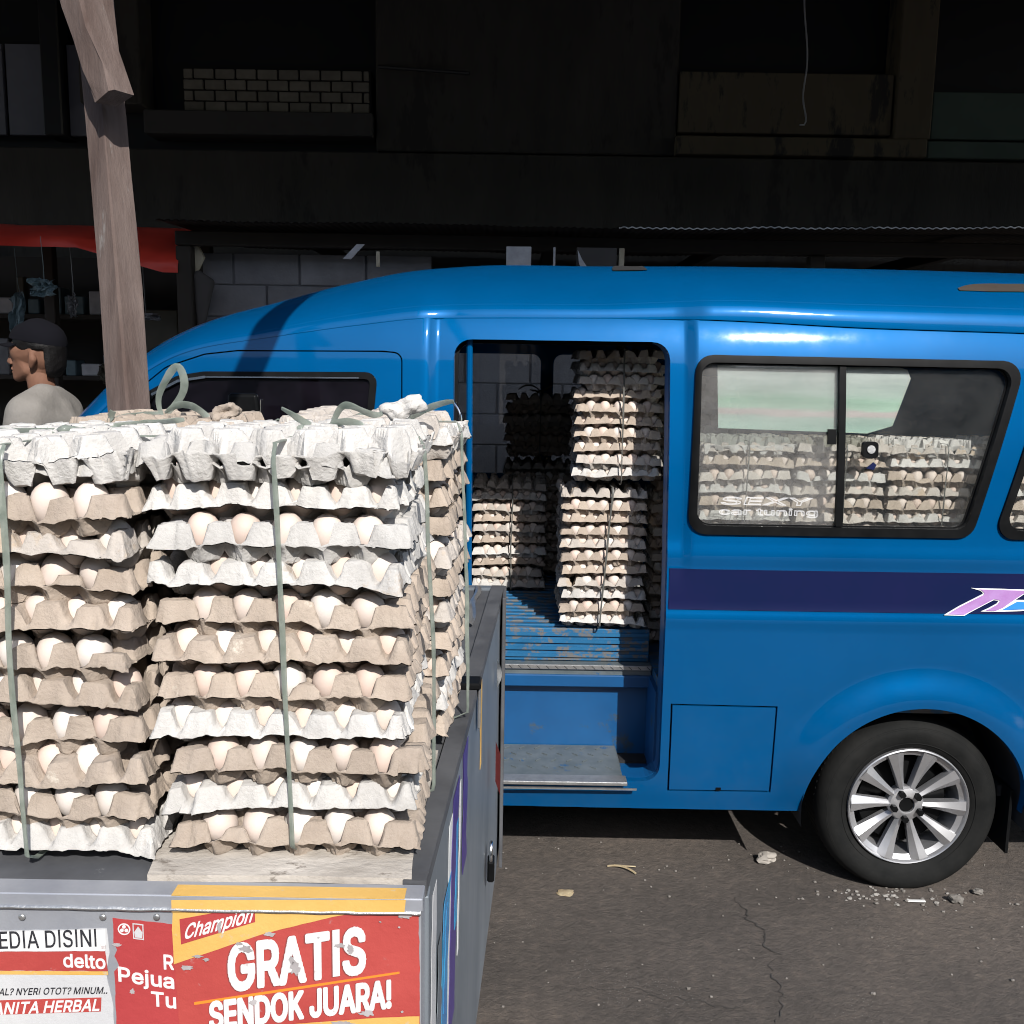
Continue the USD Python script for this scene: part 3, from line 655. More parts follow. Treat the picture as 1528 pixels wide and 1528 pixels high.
def plate(poly, t0, t1, L=.05, far=False):
    """a piece of the van's side: polygon in (x, z), from depth t0 to t1 behind the body surface"""
    polys = [g for g in (poly.geoms if hasattr(poly, 'geoms') else [poly]) if g.area > 1e-8]
    T2 = []
    for g in polys:
        x0, z0, x1, z1 = g.bounds
        xs_ = np.arange(math.floor(x0 / L) * L, x1 + L, L); zs_ = np.arange(math.floor(z0 / L) * L, z1 + L, L)
        X, Z = np.meshgrid(xs_[:-1], zs_[:-1], indexing='ij')
        cells = shapely.box(X.ravel(), Z.ravel(), X.ravel() + L, Z.ravel() + L)
        shapely.prepare(g)
        full = shapely.contains_properly(g, cells)
        part = ~full & shapely.intersects(g, cells)
        a = np.c_[X.ravel()[full], Z.ravel()[full]]
        q = np.stack([a, a + [L, 0], a + [L, L], a + [0, L]], 1)
        T2 += [q[:, [0, 1, 2]], q[:, [0, 2, 3]]]
        for c in shapely.intersection(g, cells[part]):
            for h in (c.geoms if hasattr(c, 'geoms') else [c]):
                if h.geom_type == 'Polygon' and h.area > 1e-10:
                    vv, ff = trimesh.creation.triangulate_polygon(h, engine='earcut')
                    t = vv[ff]
                    cr = (t[:, 1, 0] - t[:, 0, 0]) * (t[:, 2, 1] - t[:, 0, 1]) - (t[:, 1, 1] - t[:, 0, 1]) * (t[:, 2, 0] - t[:, 0, 0])
                    t[cr < 0] = t[cr < 0][:, ::-1]
                    T2.append(t)
    T2 = np.vstack(T2)
    p2, inv = np.unique(np.round(T2.reshape(-1, 2), 6), axis=0, return_inverse=True)
    F = inv.reshape(-1, 3)
    ok = (F[:, 0] != F[:, 1]) & (F[:, 1] != F[:, 2]) & (F[:, 0] != F[:, 2]); F = F[ok]
    y = ysurf(p2[:, 0], p2[:, 1])
    e = .004
    gx = (ysurf(p2[:, 0] + e, p2[:, 1]) - ysurf(p2[:, 0] - e, p2[:, 1])) / (2 * e)
    gz = (ysurf(p2[:, 0], p2[:, 1] + e) - ysurf(p2[:, 0], p2[:, 1] - e)) / (2 * e)
    N = np.stack([gx, -np.ones(len(p2)), gz], 1); N /= np.linalg.norm(N, axis=1, keepdims=True)
    V = [np.c_[p2[:, 0], y + t0, p2[:, 1]], np.c_[p2[:, 0], y + t1, p2[:, 1]]]
    NN = [N, -N]; FF = [F, F[:, ::-1] + len(p2)]; k = 2 * len(p2)
    for g in polys:
        g = shapely.geometry.polygon.orient(g)
        for r in [g.exterior, *g.interiors]:
            c = np.array(shapely.segmentize(r, max(L, .02)).coords)
            yy = ysurf(c[:, 0], c[:, 1])
            A = np.c_[c[:, 0], yy + t0, c[:, 1]]; B = np.c_[c[:, 0], yy + t1, c[:, 1]]
            quad = np.stack([A[:-1], B[:-1], B[1:], A[1:]], 1)
            n = np.cross(quad[:, 1] - quad[:, 0], quad[:, 3] - quad[:, 0]); n /= np.linalg.norm(n, axis=1, keepdims=True) + 1e-12
            V.append(quad.reshape(-1, 3)); NN.append(np.repeat(n, 4, 0))
            i0 = k + 4 * np.arange(len(quad))[:, None]
            FF.append(np.vstack([i0 + [0, 1, 2], i0 + [0, 2, 3]])); k += 4 * len(quad)
    V, NN, FF = np.vstack(V), np.vstack(NN), np.vstack(FF)
    # wind every face to agree with its normal
    fn_ = np.cross(V[FF[:, 1]] - V[FF[:, 0]], V[FF[:, 2]] - V[FF[:, 0]])
    flip = (fn_ * NN[FF[:, 0]]).sum(1) < 0
    FF[flip] = FF[flip][:, ::-1]
    if far:
        V[:, 1] = 2 * YC - V[:, 1]; NN[:, 1] *= -1; FF = FF[:, ::-1]
    return Plate(V, FF, NN)


P_ = Polygon
xt = np.linspace(2.72, -1.80, 60)
top = [(float(x), float(_zg(x))) for x in xt]
outline = P_([(-1.80, .283), (2.72, .29)] + top)
arch = unary_union([Point(wx, wz).buffer(.376, quad_segs=24) for wx, wz in WH])
door = rounded(P_([(-.187, .389), (.508, .389), (.506, 1.12), (.501, 1.846), (-.196, 1.846)]), .055)
win = rounded(P_([(.566, 1.237), (1.478, 1.237), (1.636, 1.803), (.581, 1.808)]), .055)
wing = rounded(P_([(.600, 1.272), (1.452, 1.272), (1.592, 1.772), (.606, 1.777)]), .035).buffer(.007)
win2 = rounded(P_([(1.548, 1.235), (2.45, 1.235), (2.45, 1.79), (1.715, 1.797)]), .05)
win2g = rounded(P_([(1.592, 1.270), (2.42, 1.270), (2.42, 1.757), (1.740, 1.763)]), .035).buffer(.007)
fuel = P_([(.537, .355), (.884, .357), (.888, .664), (.535, .667)])
fdoor = rounded(P_([(-1.192, 1.693), (-1.13, 1.744), (-1.004, 1.787), (-.897, 1.800), (-.425, 1.805), (-.36, 1.80), (-.357, 1.6), (-.362, 1.35), (-.375, .767), (-.42, .42), (-.80, .42), (-.86, .58), (-1.0, .70), (-1.16, .735), (-1.38, .74), (-1.43, 1.3), (-1.33, 1.53)]), .03)
fwin = rounded(P_([(-1.176, 1.662), (-1.087, 1.710), (-1.001, 1.724), (-.46, 1.730), (-.446, 1.715), (-.455, 1.6), (-.48, 1.24), (-1.36, 1.24), (-1.30, 1.50)]), .03)
van = thing('blue_van', 'blue minibus with open side door loaded with egg trays', 'van')
holes = unary_union([arch, door, win.buffer(-.012), win2.buffer(-.012), fuel, fdoor])
obj('side_body', plate(outline.difference(holes), 0, .03, .016), M['paint'], van, smooth=28)
fdp = fdoor.buffer(-.0045)
fd = obj('front_door', plate(fdp.difference(fwin), -.001, .028, .02), M['paint'], van, smooth=28)
obj('window_seal', plate(fwin.buffer(.006).difference(fwin.buffer(-.016)), -.006, .004, .03), M['rubber'], fd)
obj('window_glass', plate(fwin.buffer(-.010), .006, .010, .08), M['tint'], fd)
obj('chrome_trim', plate(unary_union([LineString([(-1.17, 1.654), (-1.087, 1.698), (-1.0, 1.712)]).buffer(.004), LineString([(-1.0, 1.712), (-.50, 1.717)]).buffer(.0022)]), -.009, -.0065, .05), M['chrome'], fd)
obj('door_reveal', plate(fdoor.buffer(.0).difference(fdoor.buffer(-.02)), .031, .036, .05), M['dark'], van)
obj('fuel_flap', plate(fuel.buffer(-.006), -.001, .012, .02), M['paint'], van)
obj('fuel_recess', plate(fuel.buffer(.01), .031, .036, .06), M['dark'], van)
obj('flap_latch', plate(sbox(.70, .362, .716, .372), -.006, -.0012), M['rubber'], van)
obj('side_stripe', plate(sbox(.513, .988, 2.70, 1.122), -.0025, -.0003, .03), M['stripe'], van)


def lg(px, py):
    return (1.493 + (px - 1450) * .00218, 1.073 - (py - 878) * .00227)


def lz(*q):
    return P_([lg(1380 + a / 10.32, 840 + b / 10.32) for a, b in q])


l1 = lz((720, 388), (1750, 405), (1700, 450), (1530, 480), (1420, 555), (1240, 690), (1130, 740), (900, 740), (1010, 690), (1130, 620), (1160, 575), (1080, 565), (640, 805), (330, 800), (560, 660), (900, 480), (905, 460), (860, 425))
l2 = lz((1110, 745), (1430, 560), (1800, 560), (1760, 715))
obj('logo', plate(unary_union([l1, l2]), -.0055, -.0028, .03), M['white_vinyl'], van)
obj('logo_fill', plate(l1.buffer(-.0032), -.0075, -.0058, .03), M['logo'], van)
obj('logo_fill', plate(l2.buffer(-.006), -.0075, -.0058, .03), M['logo_blue'], van)
obj('door_frame', plate(door.buffer(.010).difference(door.buffer(-.0005)), .031, .11, .05), M['paint_inside'], van)
_seal = door.buffer(-.0008).difference(door.buffer(-.012))
obj('door_seal', plate(_seal.intersection(sbox(-1, .5, .45, 2.2)), .04, .06, .05), M['rubber'], van)

# roof, windscreen, nose, far side
xs = np.concatenate([np.linspace(-1.80, -.3, 60), np.linspace(-.27, 2.72, 70)])
q = 1 - np.cos(np.linspace(0, np.pi / 2, 26))
U = np.concatenate([q, 2 - q[::-1][1:]])


def roofgrid(inset, x):
    zg, zr = _zg(x), _zr(x)
    yg = ysurf(x, zg) - .003 - .005 * sstep(.3, .7, x) + inset
    hw = YC - yg
    uu = np.minimum(U, 2 - U)
    z = zg[:, None] - .004 - inset + (zr - zg)[:, None] * (1 - (1 - uu[None]) ** (1.85 + .3 * sstep(.2, .8, x))[:, None]) ** (1 / (1.85 + .3 * sstep(.2, .8, x))[:, None])
    y = yg[:, None] + hw[:, None] * U[None]
    return np.stack([np.broadcast_to(x[:, None], z.shape), y, z], -1)


R1 = roofgrid(0, xs)
obj('roof', sheet(R1), M['paint'], van, smooth=True)
ih = xs > -1.25
obj('headliner', sheet(roofgrid(.03, xs[ih])[:, ::-1]), M['headliner'], van, smooth=True)
# windscreen lies 4 mm proud of the front of the roof shell
iw = (xs < -1.06) & (xs > -1.72)
W = R1[iw][:, 15:-15].copy(); W[..., 2] += .003; W[..., 0] -= .003
obj('windscreen', sheet(W), M['tint'], van, smooth=True)
zz = np.linspace(1.19, .283, 16)
yy = np.linspace(3.205, 2 * YC - 3.205, 14)
Zn, Yn = np.meshgrid(zz, yy, indexing='ij')
Xn = -1.80 - .05 * np.sin((1.19 - Zn) / .9 * np.pi) * (1 - ((Yn - YC) / .75) ** 4 * .8)
fn = obj('front_panel', sheet(np.stack([Xn, Yn, Zn], -1)), M['paint'], van, smooth=True)
obj('front_bumper', bx(-1.88, -1.78, 3.16, 4.66, .30, .48, .03), M['rubber'], van)
for y in (3.32, 4.28):
    obj('headlight', bx(-1.872, -1.84, y, y + .22, .72, .88, .02), M['white_vinyl'], van)
fwin_far = unary_union([rounded(P_([(-1.0, 1.25), (-.45, 1.25), (-.45, 1.72), (-1.0, 1.71)]), .04), rounded(P_([(-.30, 1.25), (.125, 1.25), (.125, 1.82), (-.30, 1.82)]), .04), rounded(P_([(.185, 1.25), (.53, 1.25), (.53, 1.82), (.185, 1.82)]), .04)])
obj('far_side_body', plate(outline.difference(unary_union([arch, fwin_far])), 0, .03, .06, far=True), M['paint'], van)
for g in fwin_far.geoms:
    obj('far_window', plate(g.buffer(.006), .012, .016, .2, far=True), M['glass'], van)
obj('tail_panel', bx(2.70, 2.74, 3.17, 4.64, .29, 2.03, .015), M['paint'], van)
obj('chassis', cat(bx(-1.7, 2.6, 3.34, 4.48, .30, .36), bx(-1.75, .95, 3.16, 3.20, .292, .34), bx(1.70, 2.6, 3.2, 4.6, .31, .35)), M['dark'], van)
for wx, wz in WH:
    th = np.linspace(-.15, np.pi + .15, 30)
    A = np.stack([np.stack([wx + .380 * np.cos(th), np.full(30, y), wz + .380 * np.sin(th)], -1) for y in (3.085, 3.42)], 1)
    obj('wheel_housing', sheet(A), M['dark'], van, smooth=True)
    obj('wheel_housing', bx(wx - .4, wx + .4, 3.42, 3.44, .25, .70), M['dark'], van)

# glazing of the near side
for outer, inner in ((win, wing), (win2, win2g)):
    k = obj('window_frame', plate(outer.difference(inner), -.010, .012, .03), M['rubber'], van, smooth=35)
    obj('frame_lip', plate(inner.buffer(.012).difference(inner.buffer(-.004)), -.004 + .016, .022, .04), M['rubber'], k)
dv = P_([(1.042, 1.268), (1.064, 1.268), (1.061, 1.782), (1.041, 1.782)])
obj('window_divider', plate(dv, -.002, .018, .06), M['rubber'], van)
obj('sliding_pane', plate(wing.intersection(sbox(.5, 1.2, 1.05, 1.9)).buffer(.003), .013, .017, .12), M['glass_dusty'], van)
obj('window_pane', plate(wing.intersection(sbox(1.055, 1.2, 1.7, 1.9)).buffer(.003), .019, .023, .12), M['glass'], van)
obj('window_pane', plate(win2g.buffer(.003), .013, .017, .12), M['glass'], van)
film = P_([(.655, 1.776), (1.245, 1.776), (1.268, 1.77), (1.279, 1.742), (1.222, 1.59), (1.14, 1.565), (.90, 1.570), (.660, 1.575)])
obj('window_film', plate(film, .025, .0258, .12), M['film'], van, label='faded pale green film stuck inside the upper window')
obj('window_catch', plate(rounded(sbox(1.118, 1.489, 1.166, 1.541), .012), -.010, .012), M['rubber'], van)
obj('catch_button', plate(Point(1.142, 1.517).buffer(.013), -.014, -.0105), M['alu'], van)
obj('sticker_remnant', plate(P_([(1.135, 1.455), (1.158, 1.475), (1.168, 1.466), (1.16, 1.45)]), .0085, .0125), M['stripe'], van)
obj('pull_tab', plate(sbox(1.008, 1.530, 1.036, 1.578), .004, .012), M['rubber'], van)


def text_poly(text, height, bold=True):
    t = text_mesh(text.replace('I', '|'), 1.0, .001, bold=bold)
    v = np.array(t.vertices); low = v[:, 2] < .0005
    f = t.faces[low[t.faces].all(1)]
    u = unary_union([P_(v[q][:, :2]).buffer(.001) for q in f])
    out, k = [], (.09 if bold else .062)
    for g in (u.geoms if hasattr(u, 'geoms') else [u]):
        a, b, c, d = g.bounds
        out.append(sbox((a + c) / 2 - k, 0, (a + c) / 2 + k, 1.03) if d - b > 1.12 and c - a < .3 else g)
    return shapely.affinity.scale(unary_union(out), height, height, origin=(0, 0))


def fit(poly, x0, x1, z0, z1, shear=0.0):
    from shapely import affinity
    a, b, c, d = poly.bounds
    poly = affinity.affine_transform(poly, [1, shear * (c - a) / (d - b) * (z1 - z0) / (x1 - x0), 0, 1, 0, 0]) if shear else poly
    a, b, c, d = poly.bounds
    sx, sz = (x1 - x0) / (c - a), (z1 - z0) / (d - b)
    return affinity.affine_transform(poly, [sx, 0, 0, sz, x0 - a * sx, z0 - b * sz])


def decal(poly, depth0, depth1):
    return plate(poly.buffer(.0004), depth0, depth1, .2)


sx = fit(text_poly('SEXY', .03), .672, .968, 1.331, 1.357, .35)
obj('window_lettering', decal(sx.difference(sx.buffer(-.0024)), .0105, .0125), M['decal'], van)
sx = fit(text_poly('car tuning', .03), .668, .985, 1.292, 1.322)
obj('window_lettering', decal(sx.difference(sx.buffer(-.0022)), .0105, .0125), M['decal'], van)

# doorway, step well, floor, benches
Yd = 3.10
obj('step_tread', bx(-.30, .392, 3.122, 3.406, .360, .390, .003), M['tread'], van)
obj('step_edge', cat(bx(-.30, .398, 3.062, 3.121, .386, .3985, .002), bx(-.30, .43, 3.066, 3.074, .370, .375)), M['alu'], van)
for i in range(12):
    for j in range(2):
        x, y = -.28 + i * .055 + j * .027, 3.33 - j * .05
        if i % 1 == 0 and x < .37:
            pass
obj('tread_ribs', cat(*[tube([(x - .009, y - .009, .3912), (x + .009, y + .009, .3912)], .0022, 5) for x in np.arange(-.28, .37, .055) for y in (3.37, 3.26)] +
                      [tube([(x - .009, y + .008, .3912), (x + .009, y - .008, .3912)], .0022, 5) for x in np.arange(-.255, .37, .055) for y in (3.315, 3.20)]), M['tread'], van)
obj('step_floor', bx(-.30, .506, 3.112, 3.407, .335, .349), M['paint_inside'], van)
obj('step_riser', bx(-.30, .506, 3.408, 3.425, .350, .624), M['paint_inside'], van)
obj('step_riser', bx(-.30, .506, 3.364, 3.424, .6245, .6675, .003), M['paint_inside'], van)
obj('step_side', bx(.500, .515, 3.19, 3.40, .35, .668), M['paint_inside'], van)
obj('step_side', bx(-.31, -.298, 3.13, 3.40, .35, .668), M['paint_inside'], van)
obj('floor_nosing', bx(-.30, .51, 3.366, 3.3755, .688, .705, .002), M['alu'], van)
obj('nosing_ticks', cat(*[tube([(x, 3.3655, .702), (x + .012, 3.3655, .691)], .0012, 5) for x in np.arange(-.2, .50, .033)]), M['dark'], van)
obj('floor_plate', bx(-.30, .51, 3.376, 3.4155, .668, .705), M['tread'], van)
obj('floor', cat(bx(-1.2, 2.66, 3.475, 4.62, .62, .699), bx(.515, 2.66, 3.16, 3.475, .62, .699), bx(-1.2, -.31, 3.2, 3.475, .62, .699)), M['floorblue'], van)
ribs = [bx(-.29, .50, y, y + .024, .8262, .834, .002) for y in np.arange(3.44, 4.4, .052)] + [bx(-.29, .50, 3.408, 3.4158, z, z + .012) for z in (.722, .748, .774, .800)]
obj('floor_ribs', cat(*ribs), M['floorblue'], van)
obj('floor_step', bx(-.30, .505, 3.416, 4.61, .7055, .826, .003), M['floorblue'], van)
obj('bench', bx(.62, 2.6, 3.175, 3.51, .70, 1.156, .012), M['vinyl'], van)
obj('rear_seat', bx(-.9, -.45, 3.3, 4.5, .70, 1.05, .02), M['vinyl'], van)
obj('door_pillar', tube([(-.138, 3.178, .70), (-.142, 3.185, 1.2), (-.147, 3.225, 1.86)], .0105, 10), M['paint'], van)
obj('inner_pillar', bx(-.36, -.197, 3.245, 3.30, .39, 1.84, .01), M['rubber'], van)
obj('grab_handle', tube(spline([(-.215, 3.06, 1.652), (-.185, 3.03, 1.645), (-.165, 3.015, 1.615), (-.163, 3.012, 1.56), (-.164, 3.015, 1.51), (-.185, 3.03, 1.487), (-.21, 3.06, 1.485)], 30), .0042, 8), M['chrome'], van)
mr = obj('wing_mirror', to_tm(hull([(-.86, 2.985, 1.655), (-.79, 2.98, 1.655), (-.87, 2.985, 1.55), (-.78, 2.98, 1.55), (-.83, 3.03, 1.60)], [.012, .012, .014, .014, .02], 12)), M['rubber'], van)
obj('mirror_glass', bx(-.7725, -.770, 2.97, 3.005, 1.552, 1.65, .001), M['chrome'], mr)
obj('mirror_arm', tube([(-.83, 3.03, 1.58), (-.90, 3.13, 1.50)], .012, 8), M['rubber'], mr)
# dents and bare patches of the roof edge
def roofpatch(x0, x1, w0, w1, m, name, seed):
    xx = np.linspace(x0, x1, 26)
    G = roofgrid(0, xx)
    out = []
    for i, x in enumerate(xx):
        s = math.sin(math.pi * min(1, (i + .5) / 18) ** .8) if i < 9 else 1
        a = w0 + .01 * (noise(np.array([[x * 9, 0, seed]]), seed)[0] - .5)
        bb = a + (w1 - w0) * max(s, .05) * (.75 + .5 * noise(np.array([[x * 14, 1, seed]]), seed)[0])
        out.append([[x, np.interp(u, U, G[i, :, 1]), np.interp(u, U, G[i, :, 2]) + .0035] for u in np.linspace(a, bb, 6)])
    obj(name, sheet(np.array(out)), m, van, smooth=True)


roofpatch(1.46, 2.3, .13, .24, M['rust'], 'rust_patch', 2)
roofpatch(.34, .46, .40, .62, M['dark'], 'roof_stain', 6)

# wheels
def tyre_mesh():
    r = .312
    prof = np.array([(.205, .028), (.222, .012), (.245, .004), (.268, .002), (.288, .010), (.303, .026), (.310, .045), (.312, .085), (.312, .115), (.310, .155), (.303, .172), (.288, .188), (.25, .196), (.205, .18)])
    pp = spline(np.c_[prof, np.zeros(len(prof))], 44)[:, :2]
    m = trimesh.creation.revolve(np.r_[pp, pp[:1]], sections=96)
    return m


def spoke_mesh(a):
    n = 12
    t = np.linspace(0, 1, n)
    rr = .036 + t * (.196 - .036)
    w = .0095 + .0215 * t ** 1.6
    V = []
    for i in range(n):
        skew = .10 * (1 - t[i])
        yc = .012 + .026 * (1 - t[i]) ** 1.4 * .8 + .008 * math.sin(t[i] * 3.1)
        for (s, d) in ((-1, .012), (-.92, 0.002), (.1, -.003), (1, .011), (.9, .034), (-.9, .034)):
            V.append((s * w[i], yc + d, rr[i]))
    V = np.array(V); F = []
    for i in range(n - 1):
        for k in range(6):
            p, q_ = i * 6 + k, i * 6 + (k + 1) % 6
            F += [(p, p + 6, q_ + 6), (p, q_ + 6, q_)]
    e = (n - 1) * 6
    for k in range(1, 5):
        F += [(0, k, k + 1), (e, e + k + 1, e + k)]
    m = trimesh.Trimesh(V, F, process=False)
    m.apply_transform(trimesh.transformations.rotation_matrix(a, [0, 1, 0]))
    m.fix_normals()
    return m


def _ring(rr, yy):
    m = trimesh.creation.torus(rr, .0016, 90, 6)
    m.apply_transform(trimesh.transformations.rotation_matrix(np.pi / 2, [1, 0, 0])); m.apply_translation([0, yy, 0])
    return m


AX = trimesh.transformations.rotation_matrix(np.pi / 2, [1, 0, 0])
for wi, (wx, wy, flip, lab) in enumerate(((1.367, 3.118, 1, None), (-1.20, 3.118, 1, None), (1.367, 2 * YC - 3.118, -1, None), (-1.20, 2 * YC - 3.118, -1, None))):
    w = thing('wheel', parent=van, loc=(wx, wy, .297))
    if flip < 0:
        UsdGeom.Xformable(w).AddRotateZOp().Set(180)
    t = tyre_mesh(); v = np.array(t.vertices); v = np.c_[v[:, 0], v[:, 2], v[:, 1]]
    low = v[:, 2] < -.285
    bulge = sstep(-.15, -.30, v[:, 2]); v[:, 1] -= bulge * .010 * (np.hypot(v[:, 0], v[:, 2]) < .30) * (v[:, 1] < .09)
    v[:, 2] = np.maximum(v[:, 2], -.294)
    t = trimesh.Trimesh(v, t.faces[:, ::-1], process=False)
    obj('tyre', t, M['tyre'], w, smooth=40)
    obj('sidewall_rings', cat(*[_ring(rr, yy) for rr, yy in ((.228, .0085), (.279, .0065), (.2835, .0085))]), M['tyre'], w, smooth=40)
    tread = []
    for k in range(84):
        a = k * 2 * np.pi / 84
        tread += [bx(-.0030, .0030, .052, .15, .3085, .3127)]
        tread[-1].apply_transform(trimesh.transformations.rotation_matrix(a, [0, 1, 0]))
    tr = cat(*tread); tv = np.array(tr.vertices); tv[:, 2] = np.maximum(tv[:, 2], -.2945); tr.vertices = tv
    obj('tread_blocks', tr, M['tyre'], w, smooth=False)
    rim = np.array([(.207, .022), (.2065, .011), (.203, .008), (.199, .012), (.196, .022), (.180, .03), (.176, .09), (.186, .15), (.205, .16), (.205, .03)])
    m = trimesh.creation.revolve(np.r_[rim, rim[:1]], sections=96); v = np.array(m.vertices)
    obj('rim', trimesh.Trimesh(np.c_[v[:, 0], v[:, 2], v[:, 1]], m.faces[:, ::-1], process=False), M['alloy'], w, smooth=35)
    m = trimesh.creation.cylinder(radius=.15, height=.02, sections=48); m.apply_transform(AX); m.apply_translation([0, .088, 0])
    obj('brake_disc', m, M['rubber'], w)
    hubp = np.array([(.0001, .040), (.026, .040), (.027, .026), (.034, .024), (.056, .030), (.062, .040), (.058, .075), (.0001, .075)])
    m = trimesh.creation.revolve(np.r_[hubp, hubp[:1]], sections=60); v = np.array(m.vertices)
    obj('hub', trimesh.Trimesh(np.c_[v[:, 0], v[:, 2], v[:, 1]], m.faces[:, ::-1], process=False), M['alloy'], w, smooth=35)
    m = trimesh.creation.cylinder(radius=.0245, height=.012, sections=32); m.apply_transform(AX); m.apply_translation([0, .037, 0])
    obj('hub_cap', m, M['rubber'], w)
    if flip > 0:
        for k in range(10):
            obj('spoke', spoke_mesh(k * np.pi / 5 + math.radians(-16)), M['alloy'], w, smooth=30)
        for k in range(5):
            a = math.radians(-28 + 72 * k)
            m = trimesh.creation.cylinder(radius=.0115, height=.02, sections=6); m.apply_transform(AX)
            m.apply_translation([.047 * math.sin(a), .018, .047 * math.cos(a)])
            obj('wheel_nut', m, M['rubber'], w)
obj('mud_flap', bx(1.715, 1.725, 3.14, 3.33, .13, .36), M['rubber'], van)

# ------------------------------------------------------------------ the cart in front
def quadbox(fl, fr_, br, bl, z0, z1):
    """closed box over a four-sided plan"""
    p = np.array([fl, fr_, br, bl], float)
    V = np.vstack([np.c_[p, np.full(4, z0)], np.c_[p, np.full(4, z1)]])
    F = [(0, 2, 1), (0, 3, 2), (4, 5, 6), (4, 6, 7)]
    for k in range(4):
        a, b = k, (k + 1) % 4
        F += [(a, b, b + 4), (a, b + 4, a + 4)]
    return trimesh.Trimesh(V, F, process=False)


CXR = lambda y: -.0975 + .048 * (y - 1.04)      # right edge of the cart
CXL, CF, CB = -.80, 1.04, 2.61
cart = thing('food_cart', 'metal cart plastered with torn stickers, carrying stacked egg trays', 'cart')
obj('front_panel', quadbox((CXL, CF), (CXR(CF), CF), (CXR(1.07), 1.07), (CXL, 1.07), .40, 1.138), M['cart_silver'], cart, smooth=False)
obj('front_rim', bx(CXL, CXR(CF) + .002, CF - .004, 1.068, 1.1385, 1.1545, .0012), M['cart_silver'], cart)
obj('side_panel', quadbox((CXR(1.07) - .03, 1.0705), (CXR(1.07), 1.0705), (CXR(CB), CB), (CXR(CB) - .03, CB), .40, 1.138), M['cart_grey'], cart, smooth=False)
obj('side_panel', quadbox((CXL, 1.0705), (CXL + .03, 1.0705), (CXL + .03, CB), (CXL, CB), .40, 1.138), M['cart_grey'], cart, smooth=False)
obj('rear_panel', quadbox((CXL, CB + .0005), (CXR(CB), CB + .0005), (CXR(CB), CB + .03), (CXL, CB + .03), .40, 1.138), M['cart_grey'], cart, smooth=False)
obj('cart_floor', quadbox((CXL + .03, 1.071), (CXR(1.071) - .031, 1.071), (CXR(CB) - .031, CB - .001), (CXL + .031, CB - .001), .40, .43), M['cart_black'], cart, smooth=False)
obj('top_panel', quadbox((CXL + .002, 1.0685), (CXR(1.0685) - .030, 1.0685), (CXR(CB) - .034, CB), (CXL + .002, CB), 1.139, 1.1505), M['cart_black'], cart, smooth=False)
_rim = quadbox((CXR(1.069) - .0255, 1.069), (CXR(1.069) + .002, 1.069), (CXR(CB) + .004, CB + .03), (CXR(CB) - .031, CB + .03), 1.139, 1.159)
obj('side_rim', _rim, M['cart_black'], cart, smooth=False)
obj('rear_rim', quadbox((CXL, CB + .0005), (CXR(CB) - .032, CB + .0005), (CXR(CB) - .032, CB + .03), (CXL, CB + .03), 1.139, 1.158), M['cart_grey'], cart, smooth=False)
obj('corner_post', bx(CXR(CB) + .0005, CXR(CB) + .010, CB - .12, CB + .03, .40, 1.158, .002), M['cart_black'], cart)
obj('corner_post', bx(CXR(1.09) - .004, CXR(1.09) + .0035, 1.072, 1.098, .40, 1.137, .0015), M['cart_grey'], cart)
obj('hasp', bx(CXR(1.78) - .035, CXR(1.78) + .009, 1.75, 1.80, 1.1595, 1.172, .003), M['rubber'], cart)
obj('hasp_plate', bx(CXR(1.78) + .003, CXR(1.78) + .008, 1.76, 1.79, 1.08, 1.158, .002), M['alu'], cart)
pl = obj('padlock', bx(CXR(2.05) + .006, CXR(2.05) + .022, 2.03, 2.07, .615, .665, .004), M['rubber'], cart)
obj('shackle', tube(spline([(CXR(2.05) + .014, 2.036, .665), (CXR(2.05) + .014, 2.037, .69), (CXR(2.05) + .014, 2.05, .702), (CXR(2.05) + .014, 2.063, .69), (CXR(2.05) + .014, 2.064, .665)], 20), .004, 8), M['chrome'], pl)
for x in (CXL + .04, -.16):
    for y in (1.25, 2.35):
        obj('cart_leg', bx(x - .02, x + .02, y - .02, y + .02, .10, .399, .003), M['cart_black'], cart)
        m = trimesh.creation.torus(.045, .014, 24, 10); m.apply_transform(trimesh.transformations.rotation_matrix(np.pi / 2, [0, 1, 0])); m.apply_translation([x, y, .06])
        m2 = trimesh.creation.cylinder(radius=.034, height=.016, sections=20); m2.apply_transform(trimesh.transformations.rotation_matrix(np.pi / 2, [0, 1, 0])); m2.apply_translation([x, y, .06])
        obj('caster', cat(m, m2, bx(x - .012, x + .012, y - .01, y + .01, .062, .1)), M['rubber'], cart)

# posters on the front: u, v are layout units of the panel (0.777 mm each)
def fx(u, v):
    return (-.0975 + (u - 632) * .000777, 1.1495 - (v - 1345) * .000847 + (u - 632) * 1.3e-5)


def pp(*q):
    return P_([fx(*k) for k in q])


def ragged(poly, amp, seed, step=.004):
    r = poly.segmentize(step).exterior
    c = np.array(r.coords)[:-1]
    n = np.stack([fbm(np.c_[c * 90, np.zeros(len(c))], 3, seed), fbm(np.c_[c * 90, np.ones(len(c)) * 5], 3, seed)], 1) - .5
    return P_(c + n * amp).buffer(0)


def word(text, a, b, cap, shear=0, bold=True, thin=1.0):
    """lettering whose baseline runs from a to b (layout units), capitals cap units tall"""
    t = text_poly(text, 1.0, bold)
    x0, _, x1, _ = t.bounds
    A, B = np.array(fx(*a)), np.array(fx(*b))
    e = (B - A) / (x1 - x0)
    h = cap * .000847
    from shapely import affinity
    return affinity.affine_transform(t, [e[0], shear * h, e[1], h, A[0] - x0 * e[0], A[1] - x0 * e[1]])


def layer(name, poly, level, m, parent, label=None):
    """stuck-on print: each level lies 0.6 mm in front of the one below"""
    return obj(name, upright(poly, CF - .0006 * level - .0001, .0005), M[m], parent, smooth=False, label=label)


rg = np.random.default_rng(4)


